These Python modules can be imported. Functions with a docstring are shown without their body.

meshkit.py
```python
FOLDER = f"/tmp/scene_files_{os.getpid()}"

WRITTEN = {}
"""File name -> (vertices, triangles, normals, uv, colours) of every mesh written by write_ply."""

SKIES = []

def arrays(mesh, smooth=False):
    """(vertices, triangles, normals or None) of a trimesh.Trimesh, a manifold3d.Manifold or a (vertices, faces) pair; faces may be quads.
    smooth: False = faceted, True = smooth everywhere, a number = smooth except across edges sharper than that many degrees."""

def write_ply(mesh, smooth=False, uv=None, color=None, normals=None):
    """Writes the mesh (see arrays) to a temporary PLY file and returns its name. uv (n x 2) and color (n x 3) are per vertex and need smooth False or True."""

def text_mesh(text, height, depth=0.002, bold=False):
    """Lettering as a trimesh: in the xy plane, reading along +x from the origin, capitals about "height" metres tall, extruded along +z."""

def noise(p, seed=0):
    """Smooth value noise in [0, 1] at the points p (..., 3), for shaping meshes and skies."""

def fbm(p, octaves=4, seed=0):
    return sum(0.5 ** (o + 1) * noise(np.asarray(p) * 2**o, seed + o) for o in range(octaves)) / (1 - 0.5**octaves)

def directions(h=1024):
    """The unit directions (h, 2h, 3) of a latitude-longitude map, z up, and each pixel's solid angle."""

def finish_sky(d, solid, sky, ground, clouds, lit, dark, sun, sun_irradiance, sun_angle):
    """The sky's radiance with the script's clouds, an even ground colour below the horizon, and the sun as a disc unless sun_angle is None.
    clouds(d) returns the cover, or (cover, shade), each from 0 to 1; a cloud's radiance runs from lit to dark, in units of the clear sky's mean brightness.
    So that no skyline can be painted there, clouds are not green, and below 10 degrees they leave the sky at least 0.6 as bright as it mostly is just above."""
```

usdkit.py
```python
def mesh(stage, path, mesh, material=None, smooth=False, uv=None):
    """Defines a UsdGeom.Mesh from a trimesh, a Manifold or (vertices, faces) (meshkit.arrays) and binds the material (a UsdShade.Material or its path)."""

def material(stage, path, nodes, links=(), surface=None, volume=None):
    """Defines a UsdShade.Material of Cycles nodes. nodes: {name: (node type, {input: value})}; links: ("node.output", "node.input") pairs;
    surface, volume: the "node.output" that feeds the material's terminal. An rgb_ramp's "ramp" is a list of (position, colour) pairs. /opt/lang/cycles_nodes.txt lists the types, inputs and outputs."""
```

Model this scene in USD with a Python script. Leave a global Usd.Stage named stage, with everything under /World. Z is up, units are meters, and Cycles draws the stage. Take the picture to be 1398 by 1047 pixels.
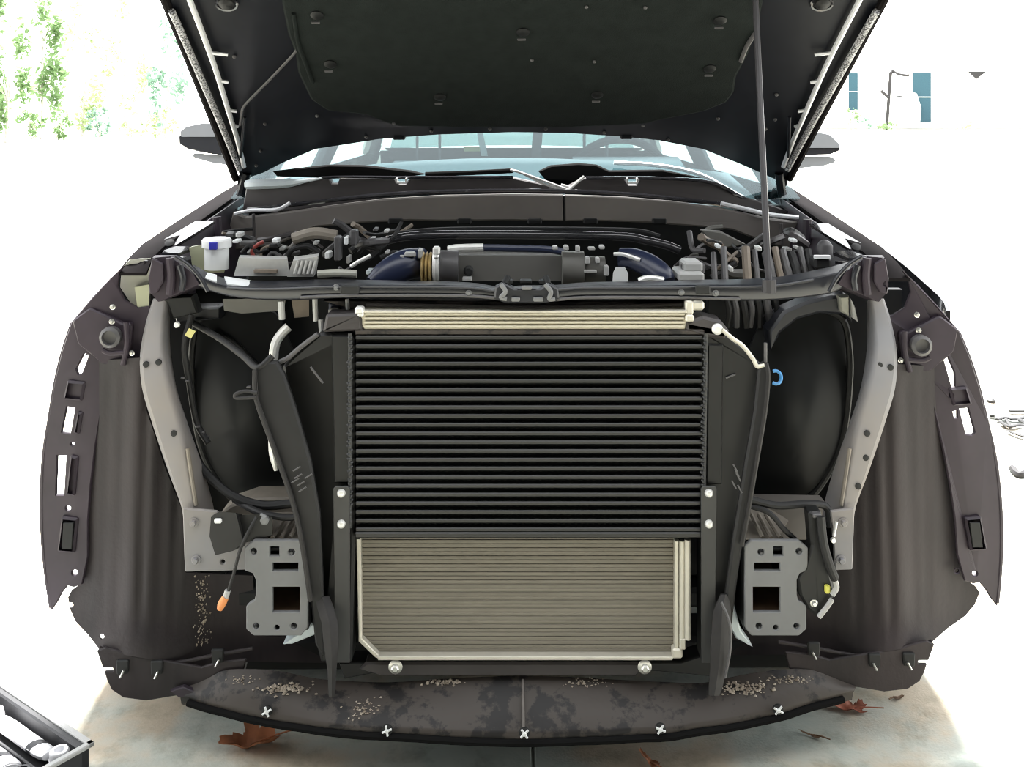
import math, random
import numpy as np
import trimesh, mapbox_earcut, usdkit, meshkit
from shapely.geometry import Polygon, Point, LineString, box as sbox
from pxr import Usd, UsdGeom, UsdLux, UsdShade, Gf, Sdf

stage = Usd.Stage.CreateInMemory()
UsdGeom.SetStageUpAxis(stage, "Z")
UsdGeom.SetStageMetersPerUnit(stage, 1.0)
UsdGeom.Xform.Define(stage, "/World")
UsdGeom.Scope.Define(stage, "/World/Looks")

# ------------------------------------------------------------ camera, sky, sun
F, CX, HY, H = 1350.0, 699.0, 150.0, 1.2          # focal length in px, centre column, horizon row, eye height
cam = UsdGeom.Camera.Define(stage, "/World/camera")
cam.AddTranslateOp().Set(Gf.Vec3d(0, 0, H))
cam.AddRotateXOp().Set(90.0)
cam.CreateHorizontalApertureAttr(36.0)
cam.CreateVerticalApertureAttr(36.0 * 1047 / 1398)
cam.CreateFocalLengthAttr(36.0 * F / 1398)
cam.CreateVerticalApertureOffsetAttr(-(523.5 - HY) / 1398 * 36.0)
cam.CreateClippingRangeAttr(Gf.Vec2f(0.05, 500))
cam.CreateExposureAttr(-0.65)

dome = UsdLux.DomeLight.Define(stage, "/World/sky")
dome.CreateColorAttr(Gf.Vec3f(0.97, 0.99, 1.0))
dome.CreateIntensityAttr(1.62)
sun = UsdLux.DistantLight.Define(stage, "/World/sun")
sun.CreateColorAttr(Gf.Vec3f(1.0, 0.985, 0.96))
sun.CreateIntensityAttr(9.0)
sun.CreateNormalizeAttr(True)
sun.CreateAngleAttr(14.0)
sun.AddRotateXYZOp().Set(Gf.Vec3f(-27.0, 0, 0.5))   # behind the car, 63 degrees up, shining towards the camera

# ------------------------------------------------------------ scene graph helpers
USED, ORIGIN = {}, {}


def numbered(parent, name):
    k = (parent, name)
    n = USED.get(k, -1) + 1
    USED[k] = n
    return f"{parent}/{name}" if n == 0 else f"{parent}/{name}_{n:03d}"


def tag(prim, label=None, cat=None, group=None, kind=None):
    p = prim.GetPrim() if hasattr(prim, "GetPrim") else prim
    for k, v in (("label", label), ("category", cat), ("group", group), ("kind", kind)):
        if v:
            p.SetCustomDataByKey(k, v)
    return p


def thing(name, label, cat, loc=(0, 0, 0), rotz=0, group=None):
    path = numbered("/World", name)
    x = UsdGeom.Xform.Define(stage, path)
    x.AddTranslateOp().Set(Gf.Vec3d(*map(float, loc)))
    if rotz:
        x.AddRotateZOp().Set(math.degrees(rotz))
    ORIGIN[path] = np.array(loc, float) if not rotz else None
    tag(x, label, cat, group)
    return path


def obj(name, mesh, mat, parent="/World", smooth=35, label=None, kind=None, cat=None, group=None, local=False):
    """One Mesh prim under parent. mesh is in world coordinates unless local."""
    v, f = arr(mesh)
    root = "/".join(parent.split("/")[:3])
    if parent != "/World" and not local and ORIGIN.get(root) is not None:
        v = v - ORIGIN[root]
    path = numbered(parent, name)
    usdkit.mesh(stage, path, (v, f), M[mat], smooth=smooth)
    tag(stage.GetPrimAtPath(path), label, cat, group, kind)
    if parent == "/World":
        ORIGIN[path] = np.zeros(3)
    return path


def arr(m):
    if isinstance(m, (list,)) and m and not isinstance(m[0], np.ndarray):
        return cat_(m)
    if hasattr(m, "to_mesh"):
        q = m.to_mesh()
        return np.array(q.vert_properties[:, :3], float), np.array(q.tri_verts, int)
    if hasattr(m, "vertices"):
        return np.array(m.vertices, float), np.array(m.faces, int)
    v, f = np.asarray(m[0], float), np.asarray(m[1], int)
    if f.shape[1] == 4:
        f = np.vstack([f[:, [0, 1, 2]], f[:, [0, 2, 3]]])
    return v, f


def cat_(ms):
    vs, fs, n = [], [], 0
    for m in ms:
        v, f = arr(m)
        vs.append(v); fs.append(f + n); n += len(v)
    return np.vstack(vs), np.vstack(fs)


# ------------------------------------------------------------ shape helpers
def U(px, py, D):
    """The point of the scene at distance D in front of the eye seen at pixel (px, py)."""
    return np.array([(px - CX) * D / F, D, H - (py - HY) * D / F])


def pxs(D):
    return D / F


def inset(ring, d):
    p = np.asarray(ring, float)
    a, b, c = np.roll(p, 1, 0), p, np.roll(p, -1, 0)
    e1, e2 = b - a, c - b
    n1 = np.stack([-e1[:, 1], e1[:, 0]], 1) / np.maximum(np.linalg.norm(e1, axis=1), 1e-9)[:, None]
    n2 = np.stack([-e2[:, 1], e2[:, 0]], 1) / np.maximum(np.linalg.norm(e2, axis=1), 1e-9)[:, None]
    n = n1 + n2
    n /= np.maximum(np.linalg.norm(n, axis=1), 1e-9)[:, None]
    return p + n * d


def rnd(poly, r, q=3):
    """Rounds the corners of a pixel polygon."""
    g = Polygon(poly).buffer(0).buffer(-r, quad_segs=q).buffer(2 * r, quad_segs=q).buffer(-r, quad_segs=q)
    g = max(getattr(g, "geoms", [g]), key=lambda x: x.area)
    return list(g.exterior.coords)[:-1]


def circ(x, y, r, n=12, ry=None):
    return [(x + r * math.cos(2 * math.pi * k / n), y + (ry or r) * math.sin(2 * math.pi * k / n)) for k in range(n)]


def rect(x0, y0, x1, y1):
    return [(x0, y0), (x1, y0), (x1, y1), (x0, y1)]


def ccw(p, want=True):
    p = np.asarray(p, float)
    a = np.sum(p[:, 0] * np.roll(p[:, 1], -1) - np.roll(p[:, 0], -1) * p[:, 1])
    return p if (a > 0) == want else p[::-1]


def plate(poly, D, t=0.004, holes=(), bev=0.0012, size=None, along=(0, 1, 0)):
    """A sheet with an outline traced at depth D (a number or a function of the pixel), thickness t going back along 'along', its front edges chamfered."""
    Df = D if callable(D) else (lambda x, y: D)
    dm = Df(*np.mean(np.asarray(poly, float), 0))
    b = bev * F / dm
    rings = [ccw(poly)] + [ccw(h, False) for h in holes]
    along = np.asarray(along, float)

    def flat(rs):
        vv = np.vstack(rs)
        tri = mapbox_earcut.triangulate_float64(vv, np.cumsum([len(r) for r in rs]).astype(np.uint32)).reshape(-1, 3)
        return vv, tri.astype(int)

    ins = [inset(r, b) for r in rings]
    layers = [(ins, 0.0), (rings, min(bev, t / 2)), (rings, t)]
    V, Fc, n = [], [], 0
    nv = sum(len(r) for r in rings)
    for rs, k in layers:
        vv = np.vstack(rs)
        V.append(np.column_stack([vv, np.full(nv, k)]))
    _, tri = flat(ins)
    _, trib = flat(rings)
    p = V[0][tri]
    cr = (p[:, 1, 0] - p[:, 0, 0]) * (p[:, 2, 1] - p[:, 0, 1]) - (p[:, 2, 0] - p[:, 0, 0]) * (p[:, 1, 1] - p[:, 0, 1])
    tri = np.where((cr > 0)[:, None], tri, tri[:, ::-1])      # pixel y runs down: positive area = facing the camera after mapping
    p = V[2][trib]
    cr = (p[:, 1, 0] - p[:, 0, 0]) * (p[:, 2, 1] - p[:, 0, 1]) - (p[:, 2, 0] - p[:, 0, 0]) * (p[:, 1, 1] - p[:, 0, 1])
    trib = np.where((cr < 0)[:, None], trib, trib[:, ::-1])
    Fc += [tri[:, ::-1], trib[:, ::-1] + 2 * nv]
    s = 0
    for r in rings:
        m = len(r)
        i = np.arange(m) + s
        j = np.roll(i, -1)
        for a, c in ((0, 1), (1, 2)):
            A, B = i + a * nv, j + a * nv
            Cc, Dd = j + c * nv, i + c * nv
            Fc += [np.stack([A, B, Cc], 1), np.stack([A, Cc, Dd], 1)]
        s += m
    V, Fc = np.vstack(V), np.vstack(Fc)
    if size:
        q = V.copy(); q[:, 2] *= 50
        q, Fc = trimesh.remesh.subdivide_to_size(q, Fc, size, max_iter=12)
        V = q; V[:, 2] /= 50
        V, inv = np.unique(np.round(V, 5), axis=0, return_inverse=True)
        Fc = inv.reshape(-1)[Fc]
        Fc = Fc[(Fc[:, 0] != Fc[:, 1]) & (Fc[:, 1] != Fc[:, 2]) & (Fc[:, 0] != Fc[:, 2])]
    d = np.array([Df(x, y) for x, y in V[:, :2]])
    W = np.stack([(V[:, 0] - CX) * d / F, d, H - (V[:, 1] - HY) * d / F], 1) + V[:, 2:3] * along
    m = trimesh.Trimesh(W, Fc, process=False)
    m.fix_normals()
    return np.array(m.vertices), np.array(m.faces)


def cells(poly, D, t=0.004, holes=(), cw=6, ch=12, along=(0, 1, 0)):
    """A relief sheet: the outline cut into small cells, each point at its own depth D(x, y), thickness t."""
    P = Polygon(poly, [list(h) for h in holes]).buffer(0)
    x0, y0, x1, y1 = P.bounds
    tris, pts, idx = [], [], {}

    def at(p):
        k = (round(p[0], 3), round(p[1], 3))
        if k not in idx:
            idx[k] = len(pts)
            pts.append(k)
        return idx[k]

    for i in range(int(x0 // cw), int(x1 // cw) + 1):
        for j in range(int(y0 // ch), int(y1 // ch) + 1):
            g = P.intersection(sbox(i * cw, j * ch, (i + 1) * cw, (j + 1) * ch))
            for q in getattr(g, "geoms", [g]):
                if q.geom_type != "Polygon" or q.area < 1e-3:
                    continue
                rs = [np.asarray(q.exterior.coords)[:-1]] + [np.asarray(h.coords)[:-1] for h in q.interiors]
                vv = np.vstack(rs)
                for a in mapbox_earcut.triangulate_float64(vv, np.cumsum([len(r) for r in rs]).astype(np.uint32)).reshape(-1, 3):
                    f = [at(vv[k]) for k in a]
                    if len(set(f)) == 3:
                        p, q_, r = (np.array(pts[k]) for k in f)
                        cr = (q_ - p)[0] * (r - p)[1] - (q_ - p)[1] * (r - p)[0]
                        tris.append(f if cr > 0 else f[::-1])
    p, f = np.array(pts), np.array(tris)[:, ::-1]
    d = np.array([D(x, y) for x, y in p])
    W = np.stack([(p[:, 0] - CX) * d / F, d, H - (p[:, 1] - HY) * d / F], 1)
    n = len(W)
    e = np.vstack([f[:, [0, 1]], f[:, [1, 2]], f[:, [2, 0]]])
    key = {}
    for a, b in e:
        key[(a, b)] = 1
    rim = np.array([(a, b) for a, b in e if (b, a) not in key])
    side = np.vstack([np.stack([rim[:, 1], rim[:, 0], rim[:, 0] + n], 1), np.stack([rim[:, 1], rim[:, 0] + n, rim[:, 1] + n], 1)])
    V, Fc = np.vstack([W, W + t * np.asarray(along, float)]), np.vstack([f, f[:, ::-1] + n, side])
    m = trimesh.Trimesh(V, Fc, process=False)
    c = m.face_normals[:len(f)]
    if (c[:, 1] > 0).sum() > len(f) / 2:
        Fc = Fc[:, ::-1]
    return V, Fc


def spline(pts, n=6):
    p = np.asarray(pts, float)
    if len(p) < 3 or n <= 1:
        return p
    e = np.vstack([2 * p[0] - p[1], p, 2 * p[-1] - p[-2]])
    out = []
    for i in range(len(p) - 1):
        a, b, c, d = e[i:i + 4]
        for t in np.linspace(0, 1, n, endpoint=False):
            out.append(0.5 * (2 * b + (c - a) * t + (2 * a - 5 * b + 4 * c - d) * t * t + (3 * b - a - 3 * c + d) * t ** 3))
    out.append(p[-1])
    return np.array(out)


def tube(pts, r, n=10, sm=6, flat=1.0):
    """A round bar through 3-D points, capped. r: radius or one per given point."""
    P = np.asarray(pts, float)
    R = np.broadcast_to(np.asarray(r, float), (len(P),))
    Q = spline(np.column_stack([P, R]), sm)
    P, R = Q[:, :3], Q[:, 3]
    T = np.gradient(P, axis=0) if len(P) > 2 else np.repeat((P[1] - P[0])[None], 2, 0)
    T /= np.maximum(np.linalg.norm(T, axis=1), 1e-9)[:, None]
    up = np.array([0.13, 0.31, 0.94]) if abs(T[0] @ np.array([0.13, 0.31, 0.94])) < 0.9 else np.array([1.0, 0.1, 0.0])
    V = []
    a = np.linspace(0, 2 * math.pi, n, endpoint=False)
    for p, t, rr in zip(P, T, R):
        u = np.cross(t, up); u /= np.linalg.norm(u)
        w = np.cross(u, t); up = w
        V.append(p + rr * (np.cos(a)[:, None] * u + flat * np.sin(a)[:, None] * w))
    V = np.vstack(V + [P[:1], P[-1:]])
    m, Fc = len(P), []
    for i in range(m - 1):
        for k in range(n):
            A, B = i * n + k, i * n + (k + 1) % n
            Fc += [(A, B, B + n), (A, B + n, A + n)]
    for k in range(n):
        Fc += [(m * n, (k + 1) % n, k), (m * n + 1, (m - 1) * n + k, (m - 1) * n + (k + 1) % n)]
    mm = trimesh.Trimesh(V, np.array(Fc), process=False)
    mm.fix_normals()
    return np.array(mm.vertices), np.array(mm.faces)


def ptube(pix, r, **k):
    return tube([U(*p) for p in pix], r, **k)


def sheet(grid, t=0.004, d=(0, 1, 0)):
    """A closed sheet from a grid of points (rows x columns x 3), thickened along d."""
    g = np.asarray(grid, float)
    a, b = g.shape[:2]
    top, bot = g.reshape(-1, 3), (g + t * np.asarray(d, float)).reshape(-1, 3)
    n, Fc = a * b, []
    I = np.arange(n).reshape(a, b)
    q = np.stack([I[:-1, :-1], I[:-1, 1:], I[1:, 1:], I[1:, :-1]], -1).reshape(-1, 4)
    for s in (q, q[:, ::-1] + n):
        Fc += [s[:, [0, 1, 2]], s[:, [0, 2, 3]]]
    ring = np.concatenate([I[0, :-1], I[:-1, -1], I[-1, :0:-1], I[:0:-1, 0]])
    nx = np.roll(ring, -1)
    Fc += [np.stack([ring, ring + n, nx + n], 1), np.stack([ring, nx + n, nx], 1)]
    m = trimesh.Trimesh(np.vstack([top, bot]), np.vstack(Fc), process=False)
    m.fix_normals()
    return np.array(m.vertices), np.array(m.faces)


def lerp_rows(r0, r1, n):
    r0, r1 = np.asarray(r0, float), np.asarray(r1, float)
    return np.stack([r0 * (1 - t) + r1 * t for t in np.linspace(0, 1, n)])


def bbox(c, s, bev=0.003, R=None):
    """A box with centre c and size s whose edges are chamfered."""
    h = np.asarray(s, float) / 2
    b = min(bev, 0.45 * h.min())
    pts = []
    for sx in (-1, 1):
        for sy in (-1, 1):
            for sz in (-1, 1):
                for k in range(3):
                    e = h.copy() - b
                    e[k] += b
                    pts.append(np.array([sx, sy, sz]) * e)
    m = trimesh.convex.convex_hull(np.array(pts))
    v = np.array(m.vertices)
    if R is not None:
        v = v @ np.asarray(R, float).T
    return v + np.asarray(c, float), np.array(m.faces)


def pbox(x0, y0, x1, y1, D, depth, bev=0.003):
    """A chamfered box whose front face at depth D covers the pixel rectangle."""
    a, b = U(x0, y1, D), U(x1, y0, D)
    return bbox(((a + b) / 2) + np.array([0, depth / 2, 0]), (b[0] - a[0], depth, b[2] - a[2]), bev)


def hull(pts):
    m = trimesh.convex.convex_hull(np.asarray(pts, float))
    return np.array(m.vertices), np.array(m.faces)


def phull(front, D0, back, D1):
    return hull([U(x, y, D0) for x, y in front] + [U(x, y, D1) for x, y in back])


def frame_to(axis):
    z = np.asarray(axis, float) / np.linalg.norm(axis)
    x = np.cross([0, 0, 1] if abs(z[2]) < 0.9 else [1, 0, 0], z); x /= np.linalg.norm(x)
    return np.stack([x, np.cross(z, x), z], 1)


def lathe(profile, at, axis=(0, 0, 1), n=16):
    """profile: (radius, height) pairs along the axis from the point 'at'."""
    p = np.asarray(profile, float)
    a = np.linspace(0, 2 * math.pi, n, endpoint=False)
    V = np.vstack([np.stack([r * np.cos(a), r * np.sin(a), np.full(n, z)], 1) for r, z in p] + [[[0, 0, p[0, 1]]], [[0, 0, p[-1, 1]]]])
    m, Fc = len(p), []
    for i in range(m - 1):
        for k in range(n):
            A, B = i * n + k, i * n + (k + 1) % n
            Fc += [(A, B, B + n), (A, B + n, A + n)]
    for k in range(n):
        Fc += [(m * n, (k + 1) % n, k), (m * n + 1, (m - 1) * n + k, (m - 1) * n + (k + 1) % n)]
    mm = trimesh.Trimesh(V @ frame_to(axis).T + np.asarray(at, float), np.array(Fc), process=False)
    mm.fix_normals()
    return np.array(mm.vertices), np.array(mm.faces)


def bolt(px, py, D, r=0.006, axis=(0, -1, 0)):
    """A flanged hexagon bolt head seen at the pixel, standing out from depth D."""
    at = U(px, py, D)
    return cat_([lathe([(r, 0), (r, r * .22), (r * .8, r * .3)], at, axis, 16), lathe([(r * .62, r * .25), (r * .62, r * .8), (r * .5, r * .95)], at, axis, 6)])


# ------------------------------------------------------------ materials
M = {}


def mat(name, color, rough=0.5, metal=0.0, var=0.0, scale=20.0, color2=None, bump=0.0, bscale=120.0, spec=0.5, coat=0.0, stretch=None, sharp=(0.35, 0.65), **kw):
    """A principled material whose colour wanders by noise between color and color2 (or by var), with fine relief."""
    c = np.array(color, float)
    c2 = np.array(color2, float) if color2 is not None else c * (1 - var)
    nodes = {"g": ("geometry", {}), "p": ("principled_bsdf", {"roughness": rough, "metallic": metal, "specular_ior_level": spec, "coat_weight": coat, "base_color": tuple(c), **kw})}
    links = []
    src = "g.position"
    if stretch:
        nodes["map"] = ("mapping", {"scale": stretch})
        links.append(("g.position", "map.vector"))
        src = "map.vector"
    if var or color2 is not None:
        nodes["n"] = ("noise_texture", {"scale": scale, "detail": 6.0, "roughness": 0.62})
        nodes["r"] = ("rgb_ramp", {"ramp": [(sharp[0], tuple(c)), (sharp[1], tuple(c2))]})
        links += [(src, "n.vector"), ("n.fac", "r.fac"), ("r.color", "p.base_color")]
    if bump:
        nodes["n2"] = ("noise_texture", {"scale": bscale, "detail": 4.0})
        nodes["b"] = ("bump", {"strength": bump, "distance": 0.002})
        links += [("g.position", "n2.vector"), ("n2.fac", "b.height"), ("b.normal", "p.normal")]
    M[name] = usdkit.material(stage, "/World/Looks/" + name, nodes, links, surface="p.BSDF")
    return M[name]


mat("black_plastic", (0.022, 0.021, 0.022), 0.55, var=0.3, scale=9, bump=0.15)
mat("dusty_plastic", (0.048, 0.042, 0.043), 0.62, color2=(0.030, 0.027, 0.028), scale=7, bump=0.2, stretch=(1, 1, .35), spec=.4)
mat("liner_plastic", (0.034, 0.026, 0.028), 0.6, color2=(0.016, 0.013, 0.014), scale=6, bump=0.25, stretch=(2.2, 2.2, .35), spec=.4)
mat("soft_black", (0.015, 0.016, 0.016), 0.7, var=0.2, scale=10)
mat("cavity_black", (0.014, 0.015, 0.0155), 0.5, var=0.2, scale=8, spec=.22)
mat("black_paint", (0.012, 0.011, 0.014), 0.16, coat=0.6, var=0.1)
mat("inner_paint", (0.008, 0.009, 0.013), 0.45, var=0.2, spec=.22)
mat("purple_paint", (0.045, 0.033, 0.045), 0.5, color2=(0.029, 0.023, 0.030), scale=5, spec=.35)
mat("liner_felt", (0.014, 0.018, 0.017), 0.95, var=0.25, scale=30, bump=0.5, bscale=400, spec=.15)
mat("grey_steel", (0.235, 0.235, 0.25), 0.55, color2=(0.27, 0.245, 0.225), scale=4, bump=0.05, spec=.4)
mat("plate_steel", (0.20, 0.204, 0.208), 0.6, var=0.08, scale=15, bump=0.08, spec=.4)
mat("tan_steel", (0.25, 0.22, 0.18), 0.6, color2=(0.17, 0.15, 0.125), scale=12, bump=0.1)
mat("rust_floor", (0.14, 0.08, 0.045), 0.8, var=0.4, scale=30)
mat("zinc", (0.72, 0.72, 0.68), 0.3, metal=0.85, var=0.1)
mat("bright_zinc", (0.85, 0.85, 0.82), 0.35, metal=0.35)
mat("alu_bar", (0.62, 0.58, 0.47), 0.45, metal=0.45, var=0.12, scale=18, stretch=(.3, 1, 6))
mat("alu_core", (0.235, 0.215, 0.175), 0.5, metal=0.2, color2=(0.185, 0.17, 0.138), scale=26, stretch=(.25, 1, 6), sharp=(.4, .7))
mat("alu_edge", (0.72, 0.69, 0.60), 0.4, metal=0.4, var=0.1)
mat("cooler_black", (0.009, 0.0098, 0.009), 0.42, var=0.35, scale=14, stretch=(.6, 1, 4), spec=.6)
mat("cooler_fin", (0.007, 0.008, 0.007), 0.6)
mat("panel_black", (0.012, 0.0125, 0.0125), 0.5, var=0.25, scale=6, spec=.4)
mat("strip_black", (0.040, 0.041, 0.041), 0.45, var=0.1, scale=20)
mat("rubber", (0.012, 0.012, 0.0125), 0.6, var=0.3, scale=30, bump=0.1)
mat("dusty_rubber", (0.024, 0.022, 0.022), 0.65, var=0.4, scale=25)
mat("bar_plastic", (0.020, 0.0215, 0.028), 0.32, var=0.2, scale=8, spec=.6)
mat("cowl_grey", (0.17, 0.155, 0.14), 0.5, color2=(0.13, 0.118, 0.11), scale=3, spec=.4)
mat("cowl_black", (0.060, 0.054, 0.055), 0.45, var=0.2, scale=6, spec=.4)
mat("engine_grey", (0.145, 0.142, 0.13), 0.6, var=0.12, scale=10)
mat("pale_plastic", (0.46, 0.46, 0.45), 0.45, var=0.08)
mat("grey_plastic", (0.40, 0.40, 0.385), 0.5, var=0.1, scale=40)
mat("white_plastic", (0.82, 0.84, 0.84), 0.4)
mat("ice_plastic", (0.66, 0.74, 0.78), 0.35, var=0.05)
mat("tank_plastic", (0.42, 0.42, 0.36), 0.4, color2=(0.30, 0.30, 0.26), scale=5)
mat("yellow_plastic", (0.40, 0.41, 0.28), 0.4)
mat("lime_plastic", (0.75, 0.72, 0.12), 0.4)
mat("blue_label", (0.03, 0.035, 0.40), 0.5)
mat("blue_rubber", (0.020, 0.027, 0.060), 0.3, spec=.6)
mat("blue_clip", (0.05, 0.25, 0.55), 0.4)
mat("brass", (0.45, 0.33, 0.15), 0.4, metal=0.7)
mat("orange_bulb", (0.80, 0.30, 0.10), 0.4)
mat("red_wire", (0.30, 0.05, 0.04), 0.5)
mat("tan_hose", (0.22, 0.18, 0.14), 0.6, var=0.2)
mat("grey_hose", (0.095, 0.092, 0.095), 0.45, var=0.2)
mat("rod_black", (0.045, 0.043, 0.048), 0.35)
mat("seal_rubber", (0.55, 0.55, 0.57), 0.6, color2=(0.06, 0.06, 0.065), scale=260, sharp=(.45, .55))
mat("gloss_trim", (0.03, 0.03, 0.034), 0.12, coat=1.0)
mat("matte_edge", (0.013, 0.0115, 0.012), 0.9, var=.2, scale=8, spec=.04)
mat("dead_black", (0.010, 0.010, 0.010), 0.9, spec=.03)
mat("pale_lip", (0.80, 0.81, 0.84), 0.35, metal=.2)  # reflected light painted in as a pale tone on the bonnet rib
mat("mirror_cap", (0.24, 0.25, 0.27), 0.28, coat=.5)
mat("mirror_glass", (0.8, 0.85, 0.9), 0.02, metal=1.0)
mat("tyre", (0.020, 0.020, 0.020), 0.8, var=0.3, bump=.3)
mat("wheel_alloy", (0.10, 0.10, 0.11), 0.35, metal=0.6)
mat("cabin_grey", (0.10, 0.11, 0.12), 0.7, var=0.1)
mat("cabin_light", (0.75, 0.80, 0.80), 0.7)
mat("cabin_yellow", (0.62, 0.58, 0.22), 0.6)
mat("dash_glare", (0.16, 0.18, 0.19), 0.6)  # glare on the dash is put into this lighter grey
mat("tray_plastic", (0.050, 0.041, 0.035), 0.55, color2=(0.009, 0.008, 0.008), scale=17, bump=0.3, bscale=60, sharp=(.52, .58), stretch=(1, 1.2, 1))
mat("tray_dirt", (0.50, 0.44, 0.36), 0.9, color2=(0.17, 0.135, 0.10), scale=70, bump=.5)
mat("case_black", (0.028, 0.028, 0.031), 0.5, var=0.15)
mat("chrome", (0.88, 0.88, 0.90), 0.35, metal=0.3)
mat("socket_dark", (0.03, 0.03, 0.034), 0.4, metal=0.5)
mat("leaf_brown", (0.50, 0.19, 0.08), 0.7, color2=(0.30, 0.12, 0.06), scale=25, bump=.3)
mat("leaf_red", (0.40, 0.12, 0.06), 0.7, color2=(0.22, 0.08, 0.05), scale=25, bump=.3)
mat("leaf_dull", (0.20, 0.12, 0.07), 0.8, var=.4, scale=30)
mat("bark", (0.62, 0.58, 0.53), 0.9, var=.4, scale=8)
mat("wall_white", (0.90, 0.90, 0.88), 0.8, var=.03)
mat("window_teal", (0.055, 0.12, 0.155), 0.3, var=.1, spec=.1)
mat("frame_white", (0.85, 0.86, 0.86), 0.6)
mat("pole_grey", (0.05, 0.048, 0.05), 0.6, spec=.2)
mat("blocker_grey", (0.11, 0.11, 0.118), 0.8, var=.1, scale=2)  # for the added enclosure that cuts the sky light
mat("roof_pale", (0.8, 0.8, 0.79), 0.8)


def foliage(name, a, b, c):
    M[name] = usdkit.material(stage, "/World/Looks/" + name, {
        "g": ("geometry", {}), "r": ("rgb_ramp", {"ramp": [(0.0, a), (0.5, b), (1.0, c)]}),
        "d": ("diffuse_bsdf", {}), "t": ("translucent_bsdf", {}), "m": ("mix_closure", {"fac": 0.55})},
        [("g.random_per_island", "r.fac"), ("r.color", "d.color"), ("r.color", "t.color"), ("d.BSDF", "m.closure1"), ("t.BSDF", "m.closure2")], surface="m.closure")


foliage("leaf_pale", (0.36, 0.44, 0.24), (0.50, 0.56, 0.36), (0.62, 0.62, 0.34))
foliage("leaf_green", (0.22, 0.33, 0.16), (0.38, 0.50, 0.28), (0.56, 0.58, 0.34))
foliage("leaf_cool", (0.22, 0.34, 0.26), (0.36, 0.46, 0.38), (0.50, 0.56, 0.44))

M["glass"] = usdkit.material(stage, "/World/Looks/glass", {
    "w": ("layer_weight", {"blend": 0.5}), "q": ("math", {"math_type": "power", "value2": 5.0}), "f": ("math", {"math_type": "multiply_add", "value2": 0.7, "value3": 0.035}), "t": ("transparent_bsdf", {"color": (0.50, 0.60, 0.615)}), "g": ("glossy_bsdf", {"color": (0.9, 0.97, 1.0), "roughness": 0.02}), "m": ("mix_closure", {})},
    [("w.facing", "q.value1"), ("q.value", "f.value1"), ("f.value", "m.fac"), ("t.BSDF", "m.closure1"), ("g.BSDF", "m.closure2")], surface="m.closure")

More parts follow.
